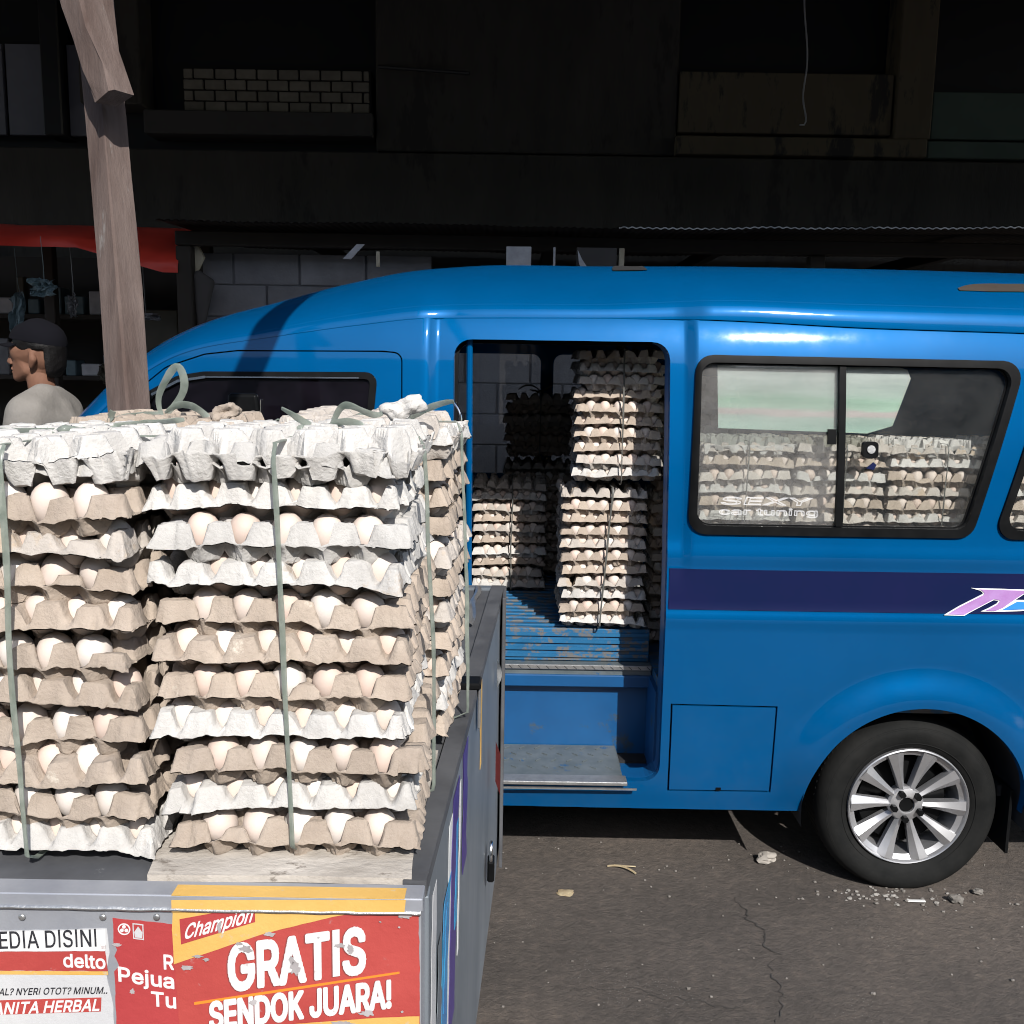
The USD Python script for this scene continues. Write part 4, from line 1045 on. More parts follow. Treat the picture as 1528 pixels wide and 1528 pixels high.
def peel(u, v, w, h, seed):
    t = np.linspace(0, 2 * np.pi, 26, endpoint=False)
    k = np.clip(.2 + 1.3 * fbm(np.c_[np.cos(t) * 3.4, np.sin(t) * 3.4, np.full(26, seed * 3.1)], 4, seed) ** 1.5, .15, 2)
    return P_([fx(u + w * k[i] * math.cos(t[i]), v + h * k[i] * math.sin(t[i])) for i in range(26)]).buffer(0)


p1 = layer('herbal_poster', ragged(pp((-170, 1392), (164, 1384), (166, 1420), (160, 1450), (168, 1500), (166, 1640), (-170, 1640)), .002, 1), 1, 'st_grey', cart, 'grey poster reading EDIA DISINI at the left of the cart')
layer('white_band', ragged(pp((-168, 1394), (162, 1386), (161, 1417), (-168, 1419)), .001, 2), 2, 'st_white', p1)
layer('red_band', ragged(pp((-168, 1419.5), (160, 1417.5), (163, 1447), (-168, 1446)), .001, 3), 2, 'st_red', p1)
layer('yellow_line', pp((-168, 1446.6), (163, 1447.6), (163, 1453), (-168, 1451.5)), 2, 'st_yellow', p1)
layer('lettering', word('TERSEDIA DISINI', (-64, 1415), (148, 1410), 25, bold=False).buffer(.00012), 3, 'st_black', p1)
layer('lettering', word('delto', (97, 1440), (160, 1443), 19), 3, 'st_white', p1)
layer('lettering', word('PEGAL? NYERI OTOT? MINUM..', (-28, 1484), (160, 1481), 10, .25).buffer(-.0001), 2, 'st_black', p1)
layer('red_box', pp((-100, 1494), (151, 1487), (149, 1508), (-100, 1516)), 2, 'st_red', p1)
layer('lettering', word('WANITA HERBAL', (-36, 1513), (147, 1506), 17, .25), 3, 'st_white', p1)
p2 = layer('red_poster', ragged(pp((174, 1369), (300, 1382), (300, 1640), (170, 1640), (172, 1448), (180, 1440), (174, 1425), (178, 1416), (173, 1405)), .002, 5), 1, 'st_red2', cart, 'red poster with two small round marks')
layer('lettering', word('R', (247, 1444), (262, 1445), 21), 2, 'st_white', p2)
layer('lettering', word('Pejuan', (178, 1462), (281, 1476), 21), 2, 'st_white', p2)
layer('lettering', word('Tun', (226, 1499), (282, 1505), 21), 2, 'st_white', p2)
ring = Point(*fx(190, 1385)).buffer(.0072).difference(Point(*fx(190, 1385)).buffer(.0058))
dots = unary_union([Point(fx(190, 1385)[0] + .003 * math.cos(a), fx(190, 1385)[1] + .003 * math.sin(a)).buffer(.0021) for a in (1.57, 3.67, 5.76)])
layer('round_mark', unary_union([ring, dots]), 2, 'st_white', p2)
box_ = pp((203, 1376), (219, 1378), (219, 1401), (203, 1399))
layer('square_mark', unary_union([box_.difference(box_.buffer(-.0012)), pp((211, 1381), (217, 1390), (216, 1398), (206, 1397), (205, 1389))]), 2, 'st_grey', p2)
layer('peeled_patch', peel(178, 1408, 9, 4, 3), 2, 'peel', p2)
layer('peeled_patch', peel(198, 1478, 6, 6, 5), 2, 'peel', p2)
p3 = layer('spoon_poster', ragged(pp((265, 1345), (629, 1343), (632, 1640), (268, 1640), (266, 1500), (263, 1380)), .0022, 8), 3, 'st_red', cart, 'red and yellow poster reading GRATIS SENDOK JUARA!')
layer('yellow_corner', ragged(pp((265, 1346), (545, 1345), (560, 1356), (500, 1366), (400, 1390), (263, 1436), (262, 1385)), .0008, 9), 4, 'st_yellow', p3)
layer('badge', pp((274, 1369), (386, 1349), (386, 1373), (275, 1406)), 5, 'st_red2', p3)
layer('lettering', word('Champion', (279, 1398), (380, 1372), 22, .3), 6, 'st_white', p3)
g_ = word('GRATIS', (345, 1474), (549, 1446), 64, .0)
layer('lettering_edge', shapely.affinity.translate(g_.buffer(.0017, join_style=2, mitre_limit=1.6), -.0012, -.0008), 4, 'st_shade', p3)
layer('lettering', g_.buffer(.0013, join_style=2, mitre_limit=1.6), 5, 'st_white', p3)
layer('orange_line', pp((291, 1493), (600, 1447), (600, 1450), (291, 1497)), 4, 'st_orange', p3)
s_ = word('SENDOK JUARA!', (314, 1533), (587, 1499), 39, .0)
layer('lettering_edge', shapely.affinity.translate(s_.buffer(.0011, join_style=2, mitre_limit=1.6), -.0009, -.0006), 4, 'st_shade', p3)
layer('lettering', s_.buffer(.0010, join_style=2, mitre_limit=1.6), 5, 'st_white', p3)
layer('yellow_foot', ragged(pp((268, 1546), (440, 1525), (560, 1516), (630, 1513), (632, 1640), (268, 1640)), .0008, 12), 6, 'st_yellow', p3)
for i, (u, v, w, h) in enumerate(((408, 1390, 14, 6), (372, 1412, 16, 8), (300, 1423, 12, 4), (445, 1440, 12, 20), (440, 1428, 8, 10), (512, 1407, 16, 6), (528, 1412, 9, 12), (380, 1492, 10, 7), (333, 1380, 6, 14), (282, 1440, 14, 5), (312, 1428, 8, 4), (553, 1508, 20, 7), (515, 1524, 30, 9), (610, 1362, 20, 9), (362, 1404, 9, 4), (480, 1395, 3, 2), (572, 1372, 3, 2), (604, 1506, 4, 3), (600, 1380, 3, 2))):
    layer('peeled_patch', peel(u, v, w * .8, h * .8, i), 7, 'peel', p3)
# yellow wrap over the rim
obj('rim_sticker', cat(upright(ragged(pp((264, 1339.5), (610, 1339.5), (608, 1357), (264, 1357)), .0004, 3), CF - .0055, .0008)), M['st_yellow'], cart, smooth=False)
obj('rim_sticker', bx(fx(264, 0)[0], fx(608, 0)[0], CF - .0048, 1.058, 1.1547, 1.1555), M['st_yellow'], cart, smooth=False)
_m = sheet(np.stack([np.stack([np.linspace(CXL, CXR(CF), 160), np.full(160, CF - .0068 + k), 1.1365 + .0016 * fbm(np.c_[np.linspace(0, 30, 160), np.zeros((160, 2))], 3, 6) + dz], -1) for k, dz in ((.005, .0035), (0, .001), (.001, -.002), (.005, -.003))], 1)[:, ::-1])
obj('clear_tape', _m, M['chrome'] if False else M['alu'], cart, smooth=True)
for u in (160, 240, 40, 395, 540):
    m = trimesh.creation.icosphere(2, .004); m.apply_scale([1, .5, 1]); x, z = fx(u, 1366 if u < 260 else 1350); m.apply_translation([x, CF - .003, z])
    obj('rivet', m, M['alu'], cart)


# torn stickers along the right side
def sideply(pts, level):
    """polygon in (depth, z) on the right side of the cart"""
    e = extrude(P_(pts).buffer(0), .0006); v = np.array(e.vertices)
    return trimesh.Trimesh(np.c_[CXR(v[:, 0]) + .0004 + level * .0008 + v[:, 2], v[:, 0], v[:, 1]], e.faces[:, ::-1] if False else e.faces, process=False)


def strip(d0, d1, z0, z1, seed, lean=.0):
    n = 14
    s = np.linspace(0, 1, n)
    a = d0 + (d1 - d0) * .25 * fbm(np.c_[s * 4, s * 0, s * 0 + seed], 3, seed) + lean * s
    b = d1 - (d1 - d0) * .5 * fbm(np.c_[s * 4, s * 0 + 7, s * 0 + seed], 3, seed) + lean * s
    z = z0 + (z1 - z0) * s
    return list(zip(a, z)) + list(zip(b[::-1], z[::-1]))


for i, (d0, d1, z0, z1, ln, m) in enumerate(((1.10, 1.17, .70, 1.10, .03, 'st_grey'), (1.19, 1.30, .72, 1.02, .05, 'st_cyan'), (1.15, 1.22, .8, 1.0, .03, 'cart_grey'), (1.27, 1.34, .70, 1.10, .04, 'st_white'), (1.30, 1.43, .76, 1.12, .05, 'st_purple'),
        (1.38, 1.42, .90, 1.06, .03, 'st_cyan'), (1.44, 1.47, .82, 1.10, .03, 'st_white'), (1.49, 1.60, .92, 1.13, .02, 'st_purple'), (1.24, 1.27, .86, 1.0, .03, 'st_cyan'), (1.33, 1.36, .72, .95, .03, 'st_grey'))):
    obj('torn_sticker', sideply(strip(d0, d1, z0, z1, i, ln), i % 3), M[m], cart, smooth=False)
obj('torn_sticker', sideply(strip(1.86, 1.93, .95, 1.15, 21), 0), M['st_yellow'], cart, smooth=False)
_fl = np.array([[(CXR(2.2) + .012 + .012 * b, 2.2 - .03 * b, .78 + .10 * a - .02 * b) for b in (0, .5, 1)] for a in np.linspace(0, 1, 6)])
obj('loose_flap', sheet(_fl), M['st_red'], cart, smooth=True)
_fl = np.array([[(CXR(2.3) + .007 + .012 * math.sin(a * 3.1) * b, 2.3 - .02 * b, .985 + .07 * a) for b in (0, .5, 1)] for a in np.linspace(0, 1, 8)])
obj('loose_flap', sheet(_fl), M['st_white'], cart, smooth=True)

# board under the right-hand stacks, silver scrap on the rim
bd = P_([(-.425, 1.0705), (-.250, 1.0735), (-.112, 1.0715), (-.1165, 1.145), (-.11, 1.46), (-.42, 1.46), (-.434, 1.14)])
_b = extrude(ragged(bd, .004, 4, .02), .0085); _b.apply_translation([0, 0, 1.1515])
obj('board', _b, M['board'], smooth=False, label='pale weathered board lying under the right front egg stack', category='board')
_fl = np.array([[(-.105 + .006 * a + .016 * b + .004 * math.sin(9 * a), 2.22 + .4 * a, 1.1615 + .003 * math.sin(7 * a + 5 * b)) for b in (0, .5, 1)] for a in np.linspace(0, 1, 12)])
_f2 = _fl.copy(); _f2[..., 2] -= .0008
obj('foil_scrap', cat(sheet(_fl[:, ::-1]), sheet(_f2)), M['alu'], smooth=False, label='torn silvery scrap lying on the far right corner of the cart', category='scrap')

# ------------------------------------------------------------------ egg trays
TW = .304


def axis(rf, rc):
    h = TW / 2
    e = np.arange(0, .072, rf)
    mid = np.linspace(-h + .072, h - .072, max(4, int((TW - .144) / rc)))
    return np.r_[-h + e, mid, h - e[::-1]]


def tray(nx, ny, seed, rf=.0036, rc=.006, damage=1.0, inverted=False, tall=1.0):
    ax = axis(rf, rc)
    X, Y = np.meshgrid(ax, ax, indexing='ij')
    px = py = .0488
    hx, hy = nx * px / 2, ny * py / 2
    uc = np.clip((X + hx) / px, 0, nx); vc = np.clip((Y + hy) / py, 0, ny)
    f = (np.cos(2 * np.pi * uc) + np.cos(2 * np.pi * vc)) / 2
    mx, my = np.maximum(np.abs(X) - hx, 0), np.maximum(np.abs(Y) - hy, 0)
    m = np.maximum(mx, my)
    # each post a little different, some crushed
    rs = np.random.default_rng(seed)
    ph = 1 - .16 * rs.random((nx + 1, ny + 1)) - .45 * damage * (rs.random((nx + 1, ny + 1)) < .07)
    ii, jj = np.rint(uc).astype(int), np.rint(vc).astype(int)
    peak = np.clip(2.35 * f + .03, 0, 1) * .0262 * ph[ii, jj] * tall * np.clip((TW / 2 - np.maximum(np.abs(X), np.abs(Y)) - .0012) / .0050, 0, 1)
    cup = np.clip(-2.6 * (f - .22), 0, 1) * .0232 * np.clip(1.1 - m / .0032, 0, 1)
    Z = peak - cup
    p = np.stack([X, Y, np.full_like(X, seed * .37)], -1)
    edge = np.clip(1 - (TW / 2 - np.maximum(np.abs(X), np.abs(Y))) / .022, 0, 1)
    corner = np.clip((np.abs(X) + np.abs(Y) - .235) / .06, 0, 1)
    Z += damage * ((fbm(p * 11, 2, seed) - .5) * .0065 + edge * (fbm(p * 45, 3, seed + 1) - .58) * .012 - corner * .010 * (rs.random((2, 2))[(X > 0).astype(int), (Y > 0).astype(int)] - .25))
    Z += (fbm(p * 120, 2, seed + 2) - .5) * (.0022 + .004 * edge) * damage
    # big soft dents
    for k in range(int(rs.integers(0, 3) * damage + .5)):
        a = rs.uniform(0, 2 * np.pi); c = np.clip(np.array([math.cos(a), math.sin(a)]) * .21, -.15, .15)
        Z -= .007 * np.exp(-((X - c[0]) ** 2 + (Y - c[1]) ** 2) / .035 ** 2)
    if inverted:
        Z = -Z * 1.15
    push = edge * ((fbm(p * 38, 3, seed + 3) - .5) * .020 + (fbm(p * 170, 2, seed + 4) - .5) * .007) * damage
    L = np.maximum(np.abs(X), np.abs(Y)) + 1e-6
    V = np.stack([X * (1 + push / L), Y * (1 + push / L), Z], -1)
    i = np.arange(X.size).reshape(X.shape)
    q = np.stack([i[:-1, :-1], i[1:, :-1], i[1:, 1:], i[:-1, 1:]], -1)
    keep = np.ones(q.shape[:2], bool)
    if damage > 1.21:
        t = fbm(p * 24, 3, seed + 7)
        tear = (t > .645 + .10 * (1 - damage)) & (edge > .74)
        keep &= ~(tear[:-1, :-1] & tear[1:, 1:])
    q = q[keep].reshape(-1, 4)
    n = X.size
    V = V.reshape(-1, 3)
    lo = V.copy(); lo[:, 2] -= .0021
    t1 = np.vstack([q[:, [0, 1, 2]], q[:, [0, 2, 3]]])
    e = np.vstack([q[:, [0, 1]], q[:, [1, 2]], q[:, [2, 3]], q[:, [3, 0]]])
    key = e[:, 0].astype(np.int64) * n + e[:, 1]; rev = e[:, 1].astype(np.int64) * n + e[:, 0]
    b = e[~np.isin(key, rev)]
    side = np.vstack([np.stack([b[:, 0], b[:, 0] + n, b[:, 1]], 1), np.stack([b[:, 1], b[:, 0] + n, b[:, 1] + n], 1)])
    F = np.vstack([t1, t1[:, ::-1] + n, side])
    V = np.vstack([V, lo])
    u, inv = np.unique(F, return_inverse=True)
    return V[u], inv.reshape(F.shape)


_t = np.linspace(-np.pi / 2, np.pi / 2, 13)


def egg_mesh(rs, fine=True):
    t = np.linspace(-np.pi / 2, np.pi / 2, 13 if fine else 8)
    L, R = .0272 * rs.uniform(.94, 1.06), .0206 * rs.uniform(.94, 1.05)
    z = L * np.sin(t); r = R * np.cos(t) * (1 + .13 * np.sin(t))
    s = 18 if fine else 10
    a = np.linspace(0, 2 * np.pi, s, endpoint=False)
    V = np.stack([r[:, None] * np.cos(a), r[:, None] * np.sin(a), np.broadcast_to(z[:, None], (len(t), s))], -1).reshape(-1, 3)
    F = []
    for i in range(len(t) - 1):
        for k in range(s):
            p, q_ = i * s + k, i * s + (k + 1) % s
            if i > 0:
                F.append((p, q_, q_ + s))
            if i < len(t) - 2:
                F.append((p, q_ + s, p + s))
    tilt = trimesh.transformations.euler_matrix(rs.normal(0, .13), rs.normal(0, .13), rs.uniform(0, 6))[:3, :3]
    return V @ tilt.T, np.array(F)


def place(v, M4):
    return v @ M4[:3, :3].T + M4[:3, 3]


ORD = ['bottom', 'second', 'third', 'fourth', 'fifth', 'sixth', 'seventh', 'eighth', 'ninth', 'tenth', 'eleventh', 'twelfth', 'thirteenth', 'fourteenth', 'fifteenth', 'sixteenth']
TONE = {'w': ('pulp_white', 'whitish'), 't': ('pulp_tan', 'brown'), 'm': ('pulp_mix', 'greyish')}
EGG = (('egg_cream', 'cream'), ('egg_pink', 'pinkish'), ('egg_pale', 'pale'))
PITCHZ = .0458
loose_eggs = {k: [] for k, _ in EGG}
egg_total = [0]


def stack(where, cx, cy, z0, tones, seed, covers='ww', yaw=0.0, lean=(0, 0), rf=.0036, rc=.006, damage=1.0, eggs='f', single=True, first6=True, jit=.0045, group=None, only=None):
    """a bound stack of filled trays; where names it in the labels; eggs: which faces show eggs (f front, r right, l left)"""
    rs = np.random.default_rng(seed)
    n = len(tones)
    for i, tn in enumerate(tones + covers):
        six = (i % 2 == 0) == first6
        nx, ny = (6, 5) if six else (5, 6)
        inv = i == n + 1
        v, f = tray(nx, ny, seed * 40 + i, rf, rc, damage * (1.22 if i >= n else 1), inverted=inv)
        zz = z0 + .0235 + min(i, n) * PITCHZ + (.013 if i == n + 1 else .007 if i > n + 1 else 0)
        T = trimesh.transformations.euler_matrix(rs.normal(0, .010), rs.normal(0, .010), yaw + rs.normal(0, .022))
        T[:3, 3] = (cx + lean[0] * (zz - z0) + rs.normal(0, jit), cy + lean[1] * (zz - z0) + rs.normal(0, jit), zz)
        m_, word_ = TONE[tn]
        if i < n:
            lab = f'{word_} pulp egg tray, {ORD[i]} {"" if i == 0 else "from the bottom "}in the {where}'.replace('bottom in', 'bottommost in')
        elif i == n:
            lab = f'{word_} empty egg tray laid over the eggs of the {where}'
        else:
            lab = f'{word_} upturned egg tray capping the {where}'
        obj('egg_tray', (place(v, T), f), M[m_], smooth=50, label=lab, category='egg tray', group=group or f'egg trays of the {where}')
        if i >= n:
            continue
        px = py = .0488
        cells = set()
        for a in range(nx):
            if 'f' in eggs:
                cells.add((a, 0))
        for b in range(ny):
            if 'r' in eggs:
                cells.add((nx - 1, b))
            if 'l' in eggs:
                cells.add((0, b))
        for a, b in sorted(cells, key=lambda c: (c[1], c[0])):
            if only and not only(a, b, nx):
                continue
            if rs.random() < .015:
                continue
            em, et = EGG[rs.choice(3, p=(.5, .3, .2))]
            ev, ef = egg_mesh(rs, single)
            ev = place(ev + np.array([(a + .5) * px - nx * px / 2, (b + .5) * py - ny * py / 2 - (.011 if ny == 5 and b == 0 else 0), .0055]), T)
            if single:
                if b == 0:
                    side = f'{["first", "second", "third", "fourth", "fifth", "sixth"][a]} from left'
                else:
                    side = f'{["", "second", "third", "fourth", "fifth", "sixth"][b]} back on the {"right" if a else "left"} side'
                tr_ = 'bottom tray' if i == 0 else f'{ORD[i]} tray up'
                obj('egg', (ev, ef), M[em], smooth=True, label=f'{et} egg {side}, {tr_}, {where}', category='egg', group=f'eggs in the {where}')
                egg_total[0] += 1
            else:
                loose_eggs[em].append(trimesh.Trimesh(ev, ef, process=False))
    return z0 + .0235 + n * PITCHZ + .013


def tie(where, material, front=None, right=None, x0=0, x1=0, y0=0, y1=0, z0=0, z1=0, w=.013, lean=0.0, seed=0, knot=True, bows=(), right_y=None, name='raffia_strap'):
    """the plastic string bound round a stack: a loop over front and back, a loop over the sides, a knot and loose ends"""
    rs = np.random.default_rng(seed)
    t = thing(name, f'plastic string binding the {where}', 'string', 'strings binding the egg stacks')
    def loop(path, nrm, seed):
        path = np.array(path, float); nrm = np.array(nrm, float)
        n = 150
        d = np.r_[0, np.cumsum(np.linalg.norm(np.diff(path, axis=0), axis=1))]
        s = np.linspace(0, d[-1], n)
        p = np.stack([np.interp(s, d, path[:, k]) for k in range(3)], 1)
        q = np.stack([np.interp(s, d, nrm[:, k]) for k in range(3)], 1)
        wob = fbm(np.c_[s * 7, np.zeros((n, 2))], 3, seed) - .5
        p = p + q * (.0035 + .004 * np.abs(wob))[:, None]
        tt = np.gradient(p, axis=0); tt /= np.linalg.norm(tt, axis=1, keepdims=True) + 1e-9
        sd = np.cross(tt, q)
        p = p + sd * ((fbm(np.c_[s * 3.5, np.ones((n, 2))], 3, seed + 1) - .5) * .012)[:, None]
        ang = (fbm(np.c_[s * 6, np.ones((n, 2)) * 3], 2, seed + 2) - .5) * 1.1
        q = q * np.cos(ang)[:, None] + sd * np.sin(ang)[:, None]
        ww = w * (.40 + .5 * fbm(np.c_[s * 9, np.ones((n, 2)) * 8], 3, seed + 3))
        return ribbon(p, q, ww)
    if front is not None:
        a, b = front, front + lean
        obj('band', loop([(a, y0 + .01, z1), (a, y0, z1 - .012), (b, y0 - .002, z0 + .01), (b, y0 + .02, z0 - .001), (b, y1 - .02, z0 - .001), (a, y1, z1 - .012), (a, y1 - .01, z1), (a, y0 + .01, z1)],
                         [(0, -.5, .8), (0, -1, 0), (0, -1, 0), (0, -.2, -.9), (0, .2, -.9), (0, 1, 0), (0, .5, .8), (0, 0, 1)], seed), material, t, smooth=40)
    if right is not None:
        c = right
        obj('band', loop([(x1 - .01, c, z1), (x1, c, z1 - .012), (x1 + .012, c, z0 + .01), (x1 - .02, c, z0 - .001), (x0 + .02, c, z0 - .001), (x0, c, z1 - .012), (x0 + .01, c, z1), (x1 - .01, c, z1)],
                         [(.5, 0, .8), (.5, -.85, 0), (.55, -.83, 0), (.2, 0, -.9), (-.2, 0, -.9), (-1, 0, 0), (-.5, 0, .8), (0, 0, 1)], seed + 9), material, t, smooth=40)
    if knot:
        kx, ky = (front if front is not None else (x0 + x1) / 2), (right if right is not None else (y0 + y1) / 2)
        k = hull([(kx - .012, ky, z1 + .006), (kx + .012, ky + .004, z1 + .008), (kx, ky - .008, z1 + .010)], [.006, .006, .007], 10)
        obj('knot', to_tm(k), material, t, smooth=True)
    for i, b in enumerate(bows):
        p = spline(b, 40)
        s = np.linspace(0, 1, 40)
        nm = np.stack([.5 * np.sin(s * 5 + i), -.75 + .3 * np.sin(s * 7 + i), .6 * np.cos(s * 4 + i)], 1)
        obj('loose_end', ribbon(p, nm, w * (.65 + .5 * np.sin(s * np.pi)) * (.8 + .4 * fbm(np.c_[s * 6, s * 0, s * 0], 2, i))), material, t, smooth=40)
    return t


# --- on the cart
GR = 'egg trays stacked on the cart'
z = stack('right front cart stack', -.258, 1.262, 1.161, 'twtwtttwww', 11, 'ww', yaw=.0, lean=(-.045, .02), eggs='f', first6=False)
ztop = z
stack('left front cart stack', -.583, 1.250, 1.1515, 'wtttttttmt', 12, 'ww', yaw=-.02, lean=(-.02, .02), eggs='f', only=lambda a, b, nx: a > 0)
stack('right rear cart stack', -.243, 1.628, 1.1605, 'twttmtmttt', 13, 'wm', yaw=-.05, lean=(.01, -.01), rf=.0045, rc=.009, eggs='fr', only=lambda a, b, nx: b > 0 or a >= nx - 2)
stack('left rear cart stack', -.565, 1.630, 1.1515, 'tttttttttt', 14, 'tt', yaw=.03, rf=.0045, rc=.009, eggs='')
print('cart top', ztop)
R = M['raffia']
tie('right front cart stack', R, front=-.275, right=1.27, x0=-.426, x1=-.114, y0=1.107, y1=1.43, z0=1.172, z1=1.665, w=.009, lean=.013, seed=3,
    bows=([(-.245, 1.28, 1.672), (-.262, 1.275, 1.678), (-.285, 1.27, 1.692), (-.302, 1.27, 1.702)],
          [(-.245, 1.28, 1.672), (-.232, 1.28, 1.695), (-.222, 1.275, 1.706), (-.196, 1.27, 1.700), (-.17, 1.265, 1.698)],
          [(-.245, 1.28, 1.672), (-.235, 1.272, 1.682), (-.215, 1.268, 1.686), (-.195, 1.262, 1.680), (-.19, 1.258, 1.668)],
          [(-.245, 1.275, 1.672), (-.225, 1.262, 1.672), (-.208, 1.258, 1.668)],
          [(-.25, 1.275, 1.672), (-.275, 1.262, 1.669), (-.293, 1.252, 1.664)]))
tie('left front cart stack', R, front=-.580, right=1.265, x0=-.735, x1=-.420, y0=1.093, y1=1.41, z0=1.162, z1=1.66, w=.0095, lean=.008, seed=5,
    bows=([(-.53, 1.30, 1.672), (-.58, 1.27, 1.668), (-.62, 1.25, 1.668), (-.68, 1.24, 1.672)], [(-.55, 1.31, 1.672), (-.50, 1.33, 1.676), (-.46, 1.36, 1.68)], [(-.60, 1.24, 1.668), (-.575, 1.22, 1.664), (-.56, 1.215, 1.654)]))
tie('right rear cart stack', R, front=-.25, right=1.60, x0=-.40, x1=-.084, y0=1.47, y1=1.785, z0=1.163, z1=1.665, w=.010, seed=7,
    bows=([(-.175, 1.48, 1.672), (-.15, 1.46, 1.685), (-.12, 1.45, 1.700), (-.088, 1.44, 1.708)],))
tie('left rear cart stack', R, front=-.56, right=1.60, x0=-.72, x1=-.405, y0=1.475, y1=1.785, z0=1.154, z1=1.655, w=.012, seed=9,
    bows=([(-.575, 1.6, 1.668), (-.582, 1.60, 1.690), (-.562, 1.59, 1.735), (-.545, 1.59, 1.752), (-.536, 1.59, 1.735), (-.555, 1.6, 1.69), (-.572, 1.6, 1.67)],
          [(-.575, 1.6, 1.674), (-.61, 1.58, 1.672), (-.645, 1.56, 1.664), (-.67, 1.54, 1.655)],
          [(-.57, 1.6, 1.676), (-.53, 1.59, 1.690), (-.50, 1.58, 1.675), (-.482, 1.57, 1.655)],
          [(-.64, 1.52, 1.648), (-.625, 1.50, 1.664), (-.612, 1.49, 1.684)]))
# crumpled lump and scraps on top
c = hull([(-.165, 1.40, 1.69), (-.14, 1.40, 1.705), (-.185, 1.395, 1.698)], [.014, .012, .005], 18)
t = to_tm(c.refine_to_length(.004)); v = np.array(t.vertices); t.vertices = v + t.vertex_normals * ((fbm(v * 70, 3, 3) - .5) * .02)[:, None]
obj('crumpled_pulp', t, M['pulp_white'], smooth=30, label='crumpled white pulp lump on top of the right front egg stack', category='scrap')
c = hull([(-.455, 1.50, 1.675), (-.435, 1.50, 1.688)], [.012, .014], 18)
t = to_tm(c.refine_to_length(.004)); v = np.array(t.vertices); t.vertices = v + t.vertex_normals * ((fbm(v * 70, 3, 8) - .5) * .024)[:, None]
obj('crumpled_pulp', t, M['pulp_tan'], smooth=30, label='crumpled brown pulp knob on the left rear egg stack', category='scrap')

# --- in the van
S = M['string']
low = dict(rf=.006, rc=.012, damage=.8)
zt = stack('lower doorway stack', .328, 3.535, .836, 'wtwmttmttt', 21, 'm', eggs='f', lean=(-.01, 0), **low)
tie('lower doorway stack', S, front=.35, right=None, x0=.17, x1=.485, y0=3.372, y1=3.69, z0=.840, z1=zt + .012, w=.010, lean=-.03, seed=31, name='binding_string')
zt2 = stack('upper doorway stack', .366, 3.530, zt + .035, 'wmtttttmw', 22, 'm', eggs='f', **low)
tie('upper doorway stack', S, front=.38, right=None, x0=.20, x1=.507, y0=3.368, y1=3.69, z0=zt + .03, z1=zt2 + .012, w=.008, seed=32, name='binding_string',
    bows=([(.385, 3.47, zt2 + .02), (.37, 3.46, zt2 + .045), (.39, 3.45, zt2 + .055), (.40, 3.45, zt2 + .03)], [(.385, 3.47, zt2 + .02), (.43, 3.45, zt2 + .04), (.46, 3.44, zt2 + .03)], [(.385, 3.47, zt2 + .02), (.34, 3.45, zt2 + .035), (.32, 3.44, zt2 + .02)]))
za = stack('stack right of doorway', .690, 3.80, .70, 'tmwtmtwmtwtmwt', 23, 'm', eggs='l', single=False, **low)
stack('upper stack right of doorway', .695, 3.80, za + .035, 'mtwtmt', 28, 'm', eggs='l', single=False, **low)
zl = stack('low left van stack', -.008, 4.108, .836, 'wmtwtmtmw', 24, 'm', eggs='f', single=False, **low)
tie('low left stack in the van', S, front=.0, right=None, x0=-.16, x1=.145, y0=3.948, y1=4.26, z0=.838, z1=zl + .012, w=.008, seed=33, name='binding_string')
zb = stack('lower dark van stack', .116, 4.432, .836, 'ttmttmtttt', 25, 'm', eggs='f', single=False, **low)
zb2 = stack('upper dark van stack', .116, 4.432, zb + .035, 'tttmt', 26, 'm', eggs='f', single=False, **low)
tie('dark stack at the back of the van', S, front=.12, right=None, x0=-.035, x1=.27, y0=4.28, y1=4.58, z0=zb + .03, z1=zb2 + .012, w=.008, seed=34, name='binding_string',
    bows=([(.12, 4.35, zb2 + .02), (.06, 4.33, zb2 + .05), (.02, 4.32, zb2 + .03)], [(.12, 4.35, zb2 + .02), (.16, 4.33, zb2 + .045), (.17, 4.32, zb2 + .05)], [(.12, 4.35, zb2 + .02), (.07, 4.33, zb2 + .03)]))
for i, (x, y, z, tn, wh, fr_) in enumerate(((.772, 3.338, 1.158, 'tmwtwmt', 'left window stack', .77), (1.083, 3.338, 1.158, 'wtmtmwt', 'middle window stack', 1.09), (1.396, 3.338, 1.158, 'mtwtmtw', 'right window stack', 1.42), (1.706, 3.345, 1.158, 'twmtwtm', 'hindmost window stack', 1.72))):
    zz = stack(wh, x, y, z, tn, 41 + i, 'mw' if i != 1 else 'mm', eggs='f', single=False, yaw=(0, .03, -.04, .02)[i], **low)
    tie(wh, S, front=fr_, right=y, x0=x - .155, x1=x + .155, y0=y - .162, y1=y + .155, z0=z + .002, z1=zz + .012, w=.006, seed=50 + i, name='binding_string')
zz = stack('rearmost window stack', 2.03, 3.338, 1.158, 'tmwtmtm', 47, 'm', eggs='f', single=False, **low)
stack('rear row stack between the window stacks', 1.66, 3.90, 1.14, 'mtmtmtm', 48, 'm', eggs='', single=False, **low) if False else None
for k, L in loose_eggs.items():
    if L:
        obj('eggs', cat(*L), M[k], smooth=True, label=f'{k[4:]} eggs filling the stacks deep inside the van', category='eggs', kind='stuff')
print('single eggs', egg_total[0])

# ------------------------------------------------------------------ litter on the ground
def pebble(x, y, r, seed, flat=.6):
    m = trimesh.creation.icosphere(2 if r > .012 else 1, r); v = np.array(m.vertices)
    v = v * (1 + (fbm(v / r * 1.6 + seed, 4, seed) - .5)[:, None] * 1.5) * np.array([1, .75, flat])
    v[:, 2] -= v[:, 2].min() + r * .12
    return trimesh.Trimesh(v + np.array([x, y, 0]), m.faces, process=False)


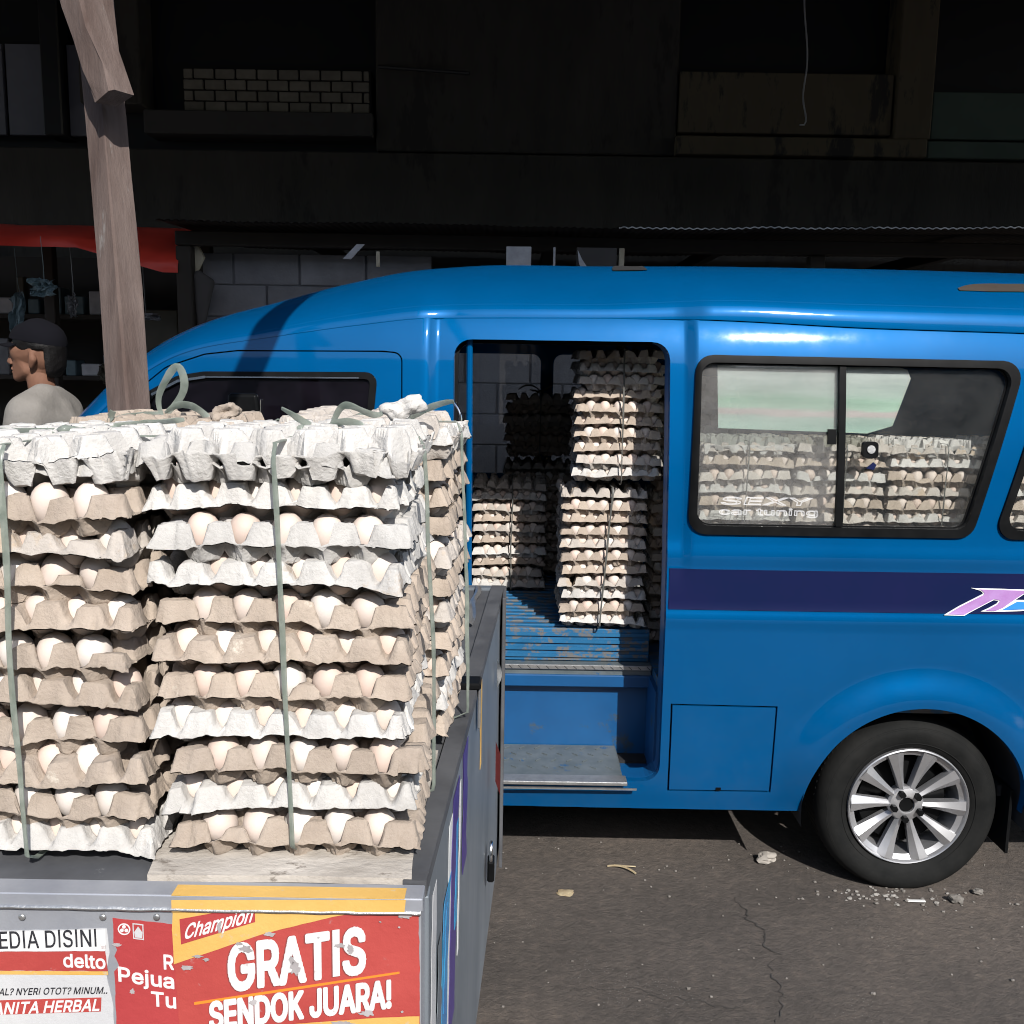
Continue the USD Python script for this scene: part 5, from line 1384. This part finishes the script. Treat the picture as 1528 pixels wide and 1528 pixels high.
obj('crumpled_paper', pebble(.94, 3.29, .034, 3, .55), M['paper'], smooth=25, label='crumpled paper ball on the road left of the wheel', category='paper')
obj('stone', pebble(1.615, 3.10, .017, 5), M['stone'], smooth=25, label='small pale stone on the road at the right of the wheel', category='stone')
obj('stone', pebble(1.515, 3.045, .022, 6), M['stone'], smooth=25, label='rough grey stone on the road below the right of the wheel', category='stone')
obj('paper_strip', upright(P_([(0, 0), (.10, .004), (.098, .018), (.002, .016)]), 0, .002), M['white_vinyl'], smooth=False, label='flat white strip of litter just in front of the wheel', category='litter') if False else None
_s = bx(1.35, 1.41, 3.036, 3.047, .004, .0065); obj('paper_strip', _s, M['st_white'], label='flat white paper strip on the road below the wheel', category='litter')
_w = [np.array(p) for p in ((.36, 3.24, .005), (.40, 3.23, .012), (.455, 3.19, .006))]
obj('straw', tube(spline(_w, 14), .0035, 5), M['litter'], label='dry bent straw lying on the road between cart and wheel', category='straw')
obj('straw', tube(spline([(.385, 3.25, .005), (.43, 3.235, .009), (.46, 3.24, .005)], 12), .0025, 5), M['litter'], label='thin dry twig lying beside the bent straw', category='twig')
obj('dry_leaf', pebble(.20, 3.06, .028, 12, .2), M['litter'], smooth=30, label='small dry brown leaf on the road near the cart', category='leaf')
rs = np.random.default_rng(9)
gr, wh = [], []
for k in range(170):
    x, y = rs.uniform(-.1, 2.4), rs.uniform(2.2, 3.5)
    gr.append(pebble(x, y, rs.uniform(.0015, .0045) * (1.6 if rs.random() < .05 else 1), k, .7))
for k in range(50):
    gr.append(pebble(rs.normal(1.35, .3), rs.normal(3.07, .045), rs.uniform(.002, .007), k + 900, .6))
for k in range(38):
    wh.append(pebble(rs.normal(1.24, .10), rs.normal(3.07, .03), rs.uniform(.002, .009), k + 500, .45))


def light(mm):
    return cat(*mm)


obj('grit', light(gr), M['stone'], smooth=False, label='fine grit scattered over the road', category='grit', kind='stuff')
obj('eggshell_crumbs', light(wh), M['crumb'], smooth=False, label='white crumbs scattered before the wheel', category='crumbs', kind='stuff')
